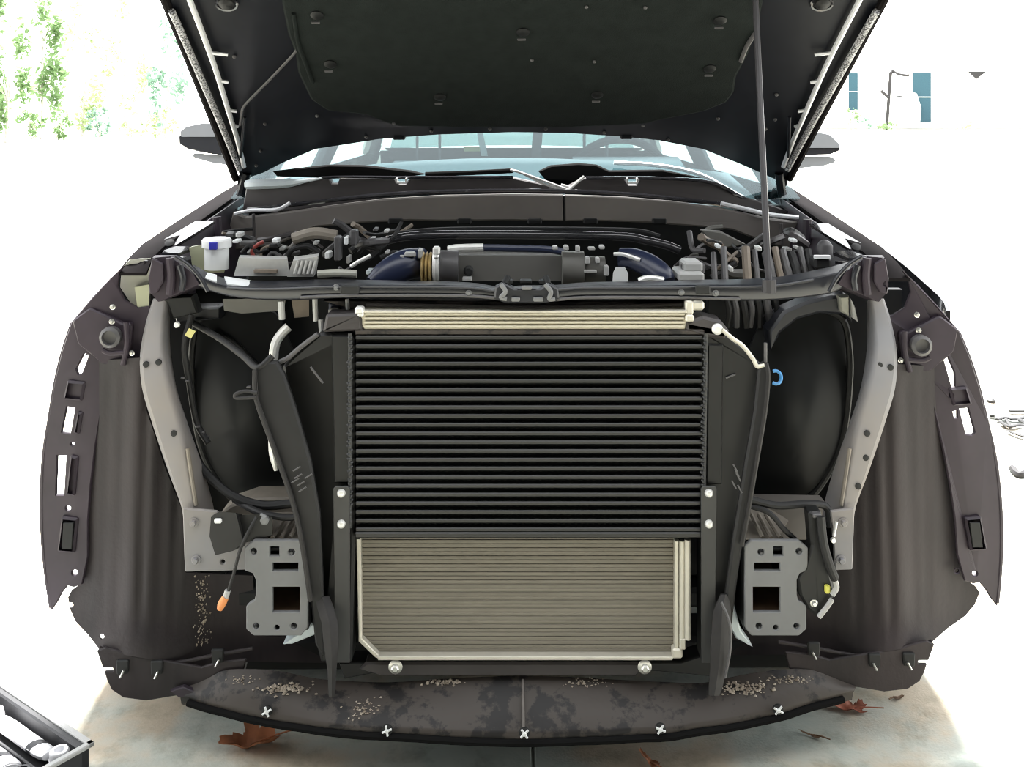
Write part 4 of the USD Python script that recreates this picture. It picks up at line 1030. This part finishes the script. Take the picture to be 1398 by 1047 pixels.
part("bulb", ptube([(308, 815, 1.744), (303, 824, 1.744), (300, 832, 1.744)], [.0062, .0075, .005], sm=3), "orange_bulb", wi, label="small orange bulb on the end of a wire")
part("loom", ptube([(262, 622, 1.90), (290, 655, 1.86), (320, 678, 1.84), (360, 690, 1.83), (410, 686, 1.82)], .008), "rubber")
part("loom", ptube([(320, 682, 1.85), (356, 700, 1.81), (400, 706, 1.80), (414, 690, 1.80)], .006), "rubber")
part("loom", ptube([(1018, 680, 1.80), (1060, 690, 1.80), (1100, 688, 1.81), (1128, 692, 1.82), (1134, 720, 1.81)], .007), "rubber")
part("loom", ptube([(1022, 690, 1.80), (1050, 700, 1.785), (1070, 722, 1.78), (1085, 736, 1.785)], .005), "rubber")
part("cross_tray", plate([(300, 702), (315, 690), (345, 680), (410, 680), (410, 700), (350, 708), (305, 712)], 1.87, .06, bev=.004), "tan_steel")
part("cross_tray", plate([(1020, 688), (1130, 690), (1136, 716), (1105, 738), (1040, 738), (1020, 715)], 1.88, .05, bev=.004), "cowl_grey")
sb = part("sensor_bracket", plate(rnd([(1104, 700), (1122, 698), (1126, 740), (1136, 790), (1142, 812), (1128, 832), (1118, 844), (1104, 834), (1092, 814), (1088, 790), (1100, 770), (1108, 745)], 3), 1.765, .03, bev=.005), "panel_black", label="dark bracket with connectors right of the right mounting plate")
part("bracket_bolt", bolt(1111, 823, 1.765, .007), "zinc", sb)
part("connector", pbox(1127, 800, 1134, 811, 1.758, .02, .003), "lime_plastic", sb, label="small yellow connector")
part("connector", cat_([ptube([(1118, 842, 1.758), (1128, 830, 1.756), (1136, 818, 1.756)], .0045, sm=2), ptube([(1136, 812, 1.757), (1142, 802, 1.757), (1140, 792, 1.757)], .005)]), "pale_plastic", sb)
part("sensor_cable", ptube([(1120, 705, 1.758), (1124, 740, 1.752), (1132, 770, 1.75), (1140, 790, 1.752)], .008), "rubber", sb)
part("bracket_clip", cat_([pbox(1110, 702, 1122, 708, 1.757, .02, .003)]), "grey_hose", sb)
part("ground_stud", cat_([ptube([(1142, 712, 1.79), (1138, 732, 1.785)], .003, sm=1), lathe([(.005, 0), (.004, .005)], U(1137, 737, 1.785), (0, -1, 0), 10)]), "bright_zinc")
part("silver_pipe", ptube([(394, 446, 1.86), (384, 456, 1.855), (376, 470, 1.85), (373, 492, 1.85)], .009), "bright_zinc", label="bent bright metal pipe left of the radiator")
part("silver_pipe", ptube([(369, 600, 1.84), (373, 620, 1.84), (377, 642, 1.84)], [.004, .0075, .004]), "bright_zinc")
part("top_elbow", ptube([(382, 494, 1.80), (394, 488, 1.80), (410, 474, 1.80), (434, 456, 1.80)], .0045), "grey_hose")
part("wire_tag", hull([U(x, y, d) for x, y in ((252, 458), (258, 448), (267, 452), (261, 462)) for d in (1.86, 1.864)]), "cabin_yellow", label="small cream tag on the left harness")
part("tag_pin", lathe([(.006, 0), (.005, .006)], U(242, 443, 1.86), (0, -1, 0), 10), "bright_zinc")
rg = random.Random(3)
for x, y in ((277, 590), (282, 597), (270, 582), (256, 520), (250, 516), (340, 528)):
    part("loom_clip", bbox(U(x, y, 1.885), (.008, .008, .004), .0015), "grey_hose")
part("loom", ptube([(262, 430, 1.90), (252, 470, 1.89), (258, 520, 1.89), (268, 575, 1.89), (284, 605, 1.88)], .006), "rubber")

# ---- engine bay
ec = part("engine_cover", phull([(622, 349), (769, 349), (771, 384), (620, 384)], 1.98, [(628, 341), (764, 341), (772, 380), (620, 380)], 2.25), "engine_grey", label="flat grey engine cover behind the bar")
part("cover_foot", pbox(631, 379, 644, 384, 1.95, .02, .004), "pale_plastic", ec)
part("cover_peg", lathe([(.010, 0), (.010, .01), (.006, .013)], U(640, 369, 1.975), (0, -1, 0), 10), "soft_black", ec)
part("charge_pipe", ptube([(612, 341, 2.02), (640, 338.5, 2.02), (700, 339, 2.02), (752, 341, 2.02), (774, 346, 2.02)], .0075, n=10), "blue_rubber")
part("charge_pipe_end", ptube([(612, 341, 2.015), (625, 339, 2.013), (660, 338, 2.013)], .0085), "bright_zinc")
part("strut_brace", ptube([(505, 334, 2.15), (530, 328, 2.15), (556, 323, 2.15), (606, 320.5, 2.15), (720, 320.5, 2.15), (846, 323, 2.15), (880, 328, 2.15), (910, 335, 2.15), (928, 342, 2.15)], .0095, n=12), "gloss_trim", label="glossy black curved tube across the engine bay")
part("brace_rear", ptube([(530, 322, 2.2), (600, 315, 2.2), (720, 314, 2.2), (860, 316, 2.2), (900, 324, 2.2)], .008), "cavity_black")
ih = part("intake_hose", ptube([(505, 386, 1.93), (526, 374, 1.95), (552, 362, 1.97), (576, 358, 2.0)], [.012, .026, .031, .030], n=16), "blue_rubber", label="fat blue-black hose left of the engine cover")
for k, x in enumerate((578, 583, 588)):
    part("hose_ring", lathe([(.030, -.003), (.033, 0), (.030, .003)], U(x, 366, 1.97), (1, 0, 0), 18), "brass", ih)
part("hose_clamp", cat_([lathe([(.036, -.006), (.038, 0), (.036, .006)], U(596, 362, 1.965), (1, 0, 0), 20), ptube([(595, 340, 1.935), (596, 352, 1.93)], .006, sm=1), bbox(U(596, 342, 1.935), (.014, .02, .016), .003)]), "bright_zinc", ih)
part("hose_neck", lathe([(.034, -.018), (.034, .018)], U(614, 365, 1.98), (1, 0, 0), 18), "grey_hose", ih)
part("hose_tab", cat_([bbox(U(560, 347, 1.95), (.022, .01, .01), .003), bbox(U(549, 352, 1.95), (.01, .01, .012), .003), bbox(U(574, 346, 1.96), (.01, .02, .018), .003)]), "pale_plastic", ih)
part("throttle_body", cat_([lathe([(.034, -.022), (.034, .022)], U(782, 366, 1.98), (1, 0, 0), 16), lathe([(.026, -.02), (.026, .02)], U(812, 368, 1.98), (1, 0, 0), 14)]), "engine_grey")
for x, y, w, h_ in ((758, 339, 7, 5), (773, 339, 7, 7), (789, 340, 6, 8), (802, 356, 7, 10), (816, 356, 6, 8), (808, 340, 9, 4), (822, 338, 7, 5), (828, 370, 7, 14), (806, 371, 18, 4)):
    part("hose_clip", pbox(x - w / 2, y - h_ / 2, x + w / 2, y + h_ / 2, 1.945, .02, .003), "pale_plastic" if w < 9 else "grey_plastic")
part("sensor_cap", phull([(837, 372), (841, 364), (852, 364), (858, 374), (858, 386), (836, 386)], 1.93, [(840, 366), (854, 366), (858, 384), (838, 384)], 1.96), "white_plastic", label="white plastic cap right of the engine cover")
rh = part("intake_hose", ptube([(846, 352, 1.98), (866, 354, 1.97), (888, 364, 1.95), (904, 376, 1.93), (910, 386, 1.92)], [.02, .022, .024, .022, .018], n=14), "blue_rubber", label="curved blue-black hose right of the engine cover")
part("hose_strap", ptube([(838, 347, 1.955), (852, 347.5, 1.95), (874, 355, 1.94)], .0042), "bright_zinc", rh)
part("hose_elbow", ptube([(872, 384, 1.90), (886, 380, 1.90), (906, 383, 1.90)], .007), "bright_zinc", rh)
cr = part("coolant_tank", cat_([pbox(926, 372, 962, 385, 1.90, .08, .006), pbox(934, 358, 960, 372, 1.92, .06, .01)]), "pale_plastic", label="white coolant tank with a grey cap")
part("tank_cap", cat_([lathe([(.024, 0), (.024, .014), (.018, .018)], U(946, 371, 1.95), (0, 0, 1), 16)]), "grey_hose", cr)
fb_ = part("fuse_box", phull([(319, 377), (326, 352), (392, 354), (396, 377)], 1.90, [(328, 348), (392, 350), (396, 372), (322, 372)], 2.03), "grey_plastic", label="pale grey fuse box behind the left of the bar")
part("box_lid", phull([(392, 378), (400, 356), (434, 350), (428, 378)], 1.885, [(402, 350), (436, 346), (432, 372), (396, 372)], 2.03), "grey_plastic", fb_)
part("box_slot", pbox(346, 368, 378, 373, 1.893, .01, .001), "tan_hose", fb_)
for k in range(5):
    part("lid_rib", ptube([(402 + k * 6, 374, 1.878), (407 + k * 6, 356, 1.882)], .003, sm=1, n=6), "grey_plastic", fb_)
wb = part("washer_bottle", lathe([(.024, -.05), (.024, -.008), (.029, -.006), (.029, .008), (.026, .012)], U(296, 333, 1.99), (0, 0, 1), 20), "white_plastic", label="white bottle neck with a blue label in the left of the bay")
part("bottle_label", pbox(285, 331, 296, 341, 1.9575, .01, .001), "blue_label", wb)
part("bottle_body", phull([(258, 338), (276, 334), (312, 346), (306, 372), (264, 372)], 2.01, [(262, 336), (310, 344), (306, 366)], 2.08), "yellow_plastic", wb)
part("bay_pipe", ptube([(434, 374, 1.88), (460, 372.5, 1.88), (487, 374, 1.88)], .0075), "tank_plastic")
part("bay_pipe", ptube([(479, 364, 1.92), (490, 357, 1.92), (506, 349, 1.92)], .004), "bright_zinc")
for i, (x, y, w, h_, mt) in enumerate(((325, 321, 9, 9, "pale_plastic"), (321, 330, 9, 5, "white_plastic"), (375, 329, 10, 8, "white_plastic"), (373, 336, 14, 6, "rubber"), (384, 340, 8, 5, "pale_plastic"), (472, 329, 6, 13, "white_plastic"), (447, 349, 9, 12, "white_plastic"), (475, 355, 5, 12, "pale_plastic"),
                                       (430, 332, 7, 5, "pale_plastic"), (508, 327, 8, 5, "pale_plastic"), (527, 316, 7, 5, "pale_plastic"), (512, 314, 7, 5, "grey_hose"), (528, 345, 6, 5, "pale_plastic"), (505, 372, 13, 8, "ice_plastic"), (336, 333, 22, 7, "grey_hose"),
                                       (460, 340, 10, 40, "grey_hose"), (482, 325, 12, 26, "grey_hose"), (1037, 340, 8, 8, "bright_zinc"), (1085, 329, 9, 6, "white_plastic"), (1077, 341, 10, 5, "grey_plastic"), (1090, 339, 6, 5, "pale_plastic"), (982, 337, 7, 6, "white_plastic"), (999, 368, 6, 8, "white_plastic"))):
    part("small_connector", pbox(x - w * .42, y - h_ * .42, x + w * .42, y + h_ * .42, 2.02 + .01 * (i % 5), .03, .004), mt)
for pth, r, mt in (([(347, 352), (344, 342), (352, 334), (360, 330)], .004, "red_wire"), ([(356, 350), (358, 340), (368, 336)], .003, "tan_hose"), ([(330, 345), (340, 336), (352, 344), (366, 340)], .004, "rubber"), ([(392, 350), (400, 340), (420, 336), (436, 345)], .006, "rubber"),
                   ([(400, 326), (430, 318), (460, 322)], .012, "tan_steel"), ([(520, 352), (540, 345), (556, 352)], .006, "rubber"), ([(490, 345), (500, 336), (520, 340)], .005, "rubber"), ([(365, 352), (372, 345), (384, 350)], .004, "grey_hose")):
    part("hose", ptube([(x, y, 2.06) for x, y in pth], r), mt)
for k, (x, ln, mt, r) in enumerate(((1018, 3, "tan_hose", .009), (1030, 5, "grey_hose", .006), (1046, 8, "grey_hose", .010), (1058, 10, "tan_hose", .007), (1068, 12, "grey_hose", .008), (1080, 12, "rubber", .009), (1092, 12, "grey_hose", .006), (1102, 10, "rubber", .009), (974, 2, "grey_hose", .006), (988, 2, "grey_hose", .007))):
    part("bay_hose", ptube([(x, 338 + (k % 3) * 4, 2.02), (x + ln * .4, 360, 2.0), (x + ln, 386, 1.98)], r, n=8), mt)
for k, x in enumerate((992, 1002, 1013, 1024, 1034, 1046, 1058)):
    part("bay_hose", ptube([(x, 408, 1.97), (x + 3, 424, 1.97), (x + (k % 3) * 3, 446, 1.98)], .006 + .001 * (k % 3), n=8), "grey_hose" if k % 2 else "rubber")
rg = np.random.default_rng(21)
for k in range(46):
    left = k < 24
    x, y = (rg.uniform(322, 560), rg.uniform(314, 366)) if left else (rg.uniform(925, 1105), rg.uniform(318, 372))
    dx, dy = rg.uniform(14, 46), rg.uniform(-14, 14)
    d0 = rg.uniform(2.06, 2.24)
    part("bay_wire" if k % 2 else "bay_hose", ptube([(x - dx * .5, y - dy, d0), (x - dx * .1, y + rg.uniform(-7, 7), d0 + rg.uniform(-.04, .04)), (x + dx * .5, y + dy, d0 + .02)], rg.uniform(.003, .0045) if k % 2 else rg.uniform(.006, .011), n=7), ("rubber", "grey_hose", "cowl_black", "engine_grey", "rubber", "tan_hose", "grey_hose")[k % 7])
lb = part("relay", cat_([pbox(1112, 352, 1136, 368, 1.95, .04, .005), pbox(1118, 366, 1126, 384, 1.95, .02, .004)]), "rubber", label="black relay with a white label on the right of the bay")
part("relay_label", pbox(1113, 349, 1135, 354, 1.943, .012, .001), "white_plastic", lb)
part("relay_dome", lathe([(.016, -.02), (.016, .004), (.011, .012), (.004, .016)], U(1126, 338, 2.02), (0, 0, 1), 16), "grey_hose", lb)
part("mount_arm", plate([(957, 314), (985, 316), (1018, 333), (1000, 338), (982, 341), (970, 330)], 2.2, .02, bev=.004), "engine_grey")
part("mount_arm", ptube([(941, 316, 2.15), (946, 340, 2.12), (962, 342, 2.1)], .006), "grey_hose")
part("side_box", phull([(304, 408), (390, 408), (388, 424), (330, 428), (306, 424)], 1.90, [(310, 408), (386, 408), (384, 420)], 1.98), "engine_grey", label="grey box under the left of the bar")
part("side_box", phull([(398, 410), (422, 408), (422, 432), (402, 434)], 1.88, [(400, 410), (422, 410), (420, 430)], 1.95), "tan_hose")
for x, y0, y1, r in ((384, 411, 436, .006), (430, 408, 438, .005), (474, 408, 426, .004), (438, 436, 454, .005)):
    part("bracket_post", ptube([(x, y0, 1.84), (x + 1, y1, 1.84)], r, sm=1, n=8), "pale_plastic")
part("bay_box", pbox(448, 412, 470, 428, 1.86, .05, .005), "blue_rubber")
part("bay_tab", cat_([pbox(448, 422, 462, 428, 1.845, .02, .004)]), "pale_plastic")

# ------------------------------------------------------------ socket case on the ground, bottom left
A = math.atan2(.586, -.81)
ex, ey = np.array([-.81, .586, 0]), np.array([-.586, -.81, 0])
O = np.array([-.752, 1.762, 0.0])
Rm = np.stack([ex, ey, [0, 0, 1]], 1)


def C(u, v, z=0.0):
    return O + ex * u + ey * v + np.array([0, 0, z])


def cbox(u0, u1, v0, v1, z0, z1, bev=.003):
    return bbox(C((u0 + u1) / 2, (v0 + v1) / 2, (z0 + z1) / 2), (u1 - u0, v1 - v0, z1 - z0), bev, Rm)


case = thing("tool_case", "open black socket case on the sunlit concrete at the lower left", "tool case", C(.3, .2, 0))
cb = obj("case_tray", cat_([cbox(0, .6, 0, .4, 0, .040), cbox(0, .6, 0, .018, .03, .070), cbox(0, .012, 0, .4, .03, .070), cbox(.588, .6, 0, .4, .03, .070), cbox(0, .6, .385, .4, .03, .070)]), "case_black", case)
obj("case_rim", cat_([cbox(-.006, .606, -.006, .006, .066, .074), cbox(-.006, .006, -.006, .406, .066, .074)]), "pale_plastic", case, label="bright rim of the black case")
obj("case_divider", cat_([cbox(.04, .58, .074, .079, .04, .052), cbox(.04, .58, .147, .155, .04, .052), cbox(.02, .58, .30, .308, .04, .06)]), "case_black", case)
obj("case_latch", cbox(-.008, .004, .10, .16, .02, .055), "case_black", case)
g = "chrome tools in the black case"
for k, (u0, u1, v, r, nm, lab) in enumerate(((.050, .24, .047, .021, "ratchet_handle", "bright chrome ratchet handle nearest the back rim of the black case"),
                                             (.062, .40, .112, .028, "socket_rail", "wide bright chrome bar in the middle row of the black case"),
                                             (.105, .45, .188, .024, "extension_bar", "bright chrome extension bar in the front row of the black case"))):
    th = thing(nm, lab, "tool", C((u0 + u1) / 2, v, .05), group=None)
    obj("handle", tube([C(u0, v, .043 + r * .55), C(u0 + .02, v, .043 + r * .55), C((u0 + u1) / 2, v, .043 + r * .55), C(u1 - .03, v, .043 + r * .55), C(u1, v, .043 + r * .55)], [r * .7, r, r, r, r * .6], n=12, sm=4, flat=.5), "chrome", th)
    obj("drive_head", lathe([(r * .95, -.010), (r * 1.05, 0), (r * .95, .010), (r * .5, .013)], C(u1 + .012, v, .0525), (0, 0, 1), 16), "chrome", th)
    obj("collar", tube([C(u0 + .03, v, .043 + r * .55), C(u0 + .045, v, .043 + r * .55)], r * 1.02, n=12, sm=1, flat=.53), "socket_dark", th)
for k, (u, v) in enumerate(((.030, .040), (.032, .105), (.040, .178), (.075, .180), (.040, .222), (.078, .228), (.040, .270))):
    lab = "small socket in the end row of the black case, " + ("nearest its far corner", "second from its far corner", "third from its far corner", "fourth from its far corner", "fifth from its far corner", "sixth from its far corner", "nearest the camera")[k]
    th = thing("socket", lab, "socket", C(u, v, .04), group="sockets in the end row of the case")
    r = .014 if k % 2 else .017
    obj("socket_body", lathe([(r * .8, 0), (r, .004), (r, .026), (r * .85, .030), (r * .55, .030), (r * .5, .018)], C(u, v, .0405), (0, 0, 1), 14), "socket_dark" if k not in (0, 3) else "chrome", th)
    obj("socket_band", lathe([(r * 1.03, .010), (r * 1.03, .015)], C(u, v, .0405), (0, 0, 1), 14), "chrome", th)

# ------------------------------------------------------------ fallen leaves
def lobed(px, py, length, ang, lobes, mt, lab, curl=.02, seed=0, w=.5):
    rg = np.random.default_rng(seed)
    c = ground_at(px, py, .0)
    outline, n = [], 72
    for k in range(n):
        a = 2 * math.pi * k / n
        r = .34 + .30 * abs(math.cos(lobes * a / 2)) ** 1.3 + .36 * max(0, math.cos(a)) ** 6 + .05 * rg.normal()
        outline.append((r * math.cos(a), r * math.sin(a) * w * 1.6))
    P = Polygon(outline).buffer(0)
    P = max(getattr(P, "geoms", [P]), key=lambda q: q.area)
    v2, f2 = trimesh.creation.triangulate_polygon(P, engine="earcut")
    v3 = np.column_stack([v2, np.zeros(len(v2))])
    v3, f2 = trimesh.remesh.subdivide_to_size(v3, f2, .12, max_iter=8)
    z = curl * (np.abs(v3[:, 1]) ** 1.4 * 1.8 + .5 * v3[:, 0] ** 2 + .5 * (meshkit.noise(v3 * 3 + seed) - .3))
    R = np.array([[math.cos(ang), -math.sin(ang)], [math.sin(ang), math.cos(ang)]])
    xy = v3[:, :2] @ R.T * length / 1.7
    V = np.column_stack([xy, np.maximum(z, 0) + .0025]) + c
    t = thing("dry_leaf", lab, "leaf", c, group="fallen leaves on the concrete")
    up = trimesh.Trimesh(V, f2, process=False)
    if up.face_normals[:, 2].sum() < 0:
        f2 = f2[:, ::-1]
    n_ = len(V)
    V2 = np.vstack([V, V - np.array([0, 0, .0008])])
    obj("blade", (V2, np.vstack([f2, f2[:, ::-1] + n_])), mt, t, smooth=60)
    d = np.array([math.cos(ang), math.sin(ang), 0])
    obj("stalk", tube([c + d * length * .1 + [0, 0, .005], c - d * length * .3 + [0, 0, .006 + curl * .2], c - d * length * .72 + [0, 0, .004 + curl * .4]], [.001, .0016, .0012], n=6), mt, t)
    return t


lobed(352, 1017, .120, 3.5, 5, "leaf_brown", "large curled orange-brown leaf on the concrete below the left of the undertray", .03, 1, .65)
lobed(1163, 971, .085, 3.0, 5, "leaf_red", "reddish brown leaf on the concrete below the right splash flap", .02, 2, .42)
lobed(1110, 1007, .045, 2.6, 3, "leaf_dull", "thin dull brown sliver of leaf on the concrete right of the undertray", .008, 3, .16)
lobed(890, 1046, .055, 2.2, 3, "leaf_brown", "brown leaf tip at the very bottom edge of the picture", .02, 4, .3)
lobed(1225, 955, .03, .4, 3, "leaf_dull", "tiny dark leaf scrap on the concrete by the right splash flap", .006, 5, .3)

# ------------------------------------------------------------ dark pulled-off trim lying on the drive, right
tr = thing("loose_trim", "tangle of dark plastic trim strips lying on the bright drive beyond the right fender", "trim", ground_at(1385, 575, 0))
for pts, w in (([(1351, 566), (1358, 567)], .016), ([(1361, 573), (1372, 570), (1388, 572), (1410, 566)], .010), ([(1366, 576), (1378, 582), (1392, 580), (1415, 584)], .010), ([(1376, 588), (1392, 594), (1420, 600)], .008), ([(1378, 561), (1400, 561), (1425, 558)], .008), ([(1390, 572), (1402, 578), (1430, 590)], .012), ([(1372, 570), (1380, 582)], .007)):
    obj("trim_strip", tube([ground_at(x, y, .012) for x, y in pts], w, n=8, sm=4, flat=.5), "black_plastic", tr)
tc = thing("trim_clip", "small curved dark clip alone on the bright drive at the right edge", "clip", ground_at(1388, 645, 0))
obj("clip_arm", tube([ground_at(x, y, .01) for x, y in ((1382, 639), (1387, 645), (1393, 648), (1400, 646))], .011, n=8), "pole_grey", tc)
tc = thing("bolt_cap", "tiny dark cap alone on the bright drive above the trim tangle", "cap", ground_at(1353, 549, 0))
obj("cap_body", lathe([(.016, 0), (.016, .01), (.008, .014)], ground_at(1353, 549, 0), (0, 0, 1), 10), "black_plastic", tc)

# ------------------------------------------------------------ background left: pale sunlit trees and shrubs
def tree(name, label, cat, px, D, h, wid, leaf, seed, n=900, z0=.6, ls=.24, shrub=False):
    rg = np.random.default_rng(seed)
    x0 = (px - CX) * D / F
    t = thing(name, label, cat, (x0, D, 0), group=("shrubs" if shrub else "trees") + (" in the left background" if px < 400 else " by the white house"))
    if not shrub:
        obj("trunk", tube([(x0, D, -.05), (x0 + .1, D, h * .4), (x0 + .05, D + .1, h * .8)], [.06, .045, .015], n=8), "bark", t)
        obj("branch", cat_([tube([(x0 + .05, D, h * q), (x0 + wid * .5 * math.cos(a), D + wid * .5 * math.sin(a), h * (q + .18))], [.035, .012], n=6, sm=1) for q, a in zip(rg.uniform(.25, .7, 9), rg.uniform(0, 6.28, 9))]), "bark", t)
    else:
        obj("stem", cat_([tube([(x0, D, -.02), (x0 + wid * .3 * math.cos(a), D + wid * .3 * math.sin(a), h * .7)], [.012, .005], n=5, sm=1) for a in rg.uniform(0, 6.28, 6)]), "bark", t)
    cl = rg.uniform(-1, 1, (max(16, n // 45), 3))
    cl = cl[np.linalg.norm(cl, axis=1) < 1.05]
    c = cl[rg.integers(0, len(cl), n)] * [wid, wid, (h - z0) / 2] + [x0, D, (h + z0) / 2] + rg.normal(size=(n, 3)) * [wid * .16, wid * .16, (h - z0) * .07]
    c = c[c[:, 2] > .1]
    n = len(c)
    e1 = rg.normal(size=(n, 3)); e1 /= np.linalg.norm(e1, axis=1)[:, None]
    e2 = np.cross(e1, rg.normal(size=(n, 3))); e2 /= np.linalg.norm(e2, axis=1)[:, None]
    nn = np.cross(e1, e2)
    s = rg.uniform(.6, 1.3, (n, 1)) * ls
    V = np.stack([c - e1 * s * .55, c + e2 * s * .3 + nn * s * .06, c + e1 * s * .55, c - e2 * s * .3 + nn * s * .06, c - nn * s * .04], 1)
    f = np.arange(n)[:, None] * 5
    Fc = np.concatenate([f + [0, 4, 1], f + [4, 2, 1], f + [0, 3, 4], f + [4, 3, 2]], 0)
    obj("foliage", (V.reshape(-1, 3), Fc), leaf, t, kind="stuff", smooth=False)


for args in (("leafy_tree", "pale green tree at the far left edge of the picture", "tree", 8, 36, 5.6, .85, "leaf_green", 11, 700),
             ("leafy_tree", "bright yellow-green tree second from the left edge", "tree", 55, 40.5, 5.6, .95, "leaf_green", 12, 760),
             ("leafy_tree", "washed-out pale tree third from the left edge", "tree", 112, 45, 6.0, 1.1, "leaf_pale", 13, 420),
             ("leafy_tree", "sparse pale tree fourth from the left edge", "tree", 168, 49, 6.2, 1.2, "leaf_pale", 14, 300),
             ("leafy_tree", "cool pale green tree just left of the raised bonnet", "tree", 226, 42.5, 5.4, .8, "leaf_cool", 15, 330)):
    tree(*args)
for args in (("leafy_shrub", "low green shrub at the foot of the second tree from the left", "shrub", 43, 37.8, 1.3, .42, "leaf_green", 21, 210, .1, .16, True),
             ("leafy_shrub", "low green shrub right of the first shrub from the left", "shrub", 80, 38, 1.25, .42, "leaf_green", 22, 200, .1, .16, True),
             ("leafy_shrub", "dark green shrub in the middle of the row of trees", "shrub", 136, 39.5, 1.4, .45, "leaf_cool", 23, 210, .1, .16, True),
             ("leafy_shrub", "faint pale shrub below the sparse tree", "shrub", 180, 40, .9, .5, "leaf_pale", 24, 90, .1, .16, True),
             ("leafy_shrub", "yellowish shrub next to the left door mirror", "shrub", 222, 39, 1.5, .6, "leaf_pale", 25, 190, .1, .16, True)):
    tree(*args)

# ------------------------------------------------------------ background right: white house, post, small shrubs
DH = 62.0
hs = thing("house", "overexposed white house with bluish windows in the right background", "house", ((1330 - CX) * DH / F, DH + 4, 0))
ZB = 0.0


def hw(x0, y0, x1, y1, D, depth, b=.02):
    return pbox(x0, y0, x1, y1, D, depth, b)


xl, xr = (1120 - CX) * DH / F, (1560 - CX) * DH / F
obj("wall", bbox(((xl + xr) / 2, DH + 4, 2.2), (xr - xl, 8, 4.4), .05), "wall_white", hs)
obj("roof", hull([(xl - .5, DH - .5, 4.4), (xr + .5, DH - .5, 4.4), (xl - .5, DH + 8.5, 4.4), (xr + .5, DH + 8.5, 4.4), (xl + 1, DH + 4, 6.6), (xr - 1, DH + 4, 6.6)]), "roof_pale", hs, smooth=False)
for x0, y0, x1, y1 in ((1159, 100, 1171, 150), (1247, 99, 1271, 166)):
    fw = obj("window_frame", hw(x0 - 2, y0 - 2, x1 + 2, y1 + 1, DH - .06, .08), "frame_white", hs)
    obj("pane", hw(x0, y0, x1, y1, DH - .09, .05), "window_teal", fw)
    obj("sash", hw(x0, (y0 + y1) / 2 - .7, x1, (y0 + y1) / 2 + .7, DH - .12, .05), "frame_white", fw)
obj("curtain", hull([U(x, y, D) for x, y in ((1240, 122), (1252, 128), (1258, 148), (1256, 168), (1240, 168)) for D in (DH - .5, DH - .3)]), "wall_white", hs)
obj("gable_vent", hull([U(x, y, D) for x, y in ((1322, 98), (1346, 98), (1333, 108)) for D in (DH - .06, DH + .05)]), "pole_grey", hs)
ps = thing("lamp_post", "thin grey post with a short arm in front of the white house", "post", U(1211, 170, 58) * [1, 1, 0])
obj("post", tube([U(1210.5, 172, 58) * [1, 1, 0], U(1213, 140, 58), U(1216, 100, 58)], .085, n=8), "pole_grey", ps)
obj("arm", tube([U(1216, 100, 58), U(1220, 97, 58), U(1228, 101, 57.5), U(1240, 103, 57)], .085, n=8), "pole_grey", ps)
obj("arm_bracket", cat_([tube([U(1203, 124, 57.9), U(1213, 133, 57.9)], .08, n=6, sm=1), tube([U(1213, 133, 58), U(1232, 131, 57.6)], .03, n=6, sm=1)]), "pole_grey", ps)
for args in (("leafy_shrub", "small green shrub under the narrow window of the white house", "shrub", 1165, 58, 1.7, .35, "leaf_green", 31, 90, .1, .16, True),
             ("leafy_shrub", "low green shrub at the foot of the grey post", "shrub", 1208, 57, .6, .7, "leaf_green", 32, 120, .05, .16, True),
             ("leafy_shrub", "tiny pale shrub by the white house left of the post", "shrub", 1183, 57.5, .8, .5, "leaf_cool", 33, 60, .1, .16, True),
             ("leafy_shrub", "tiny dull shrub at the right end of the white house", "shrub", 1318, 57, .5, .5, "leaf_pale", 34, 50, .05, .16, True)):
    tree(*args)
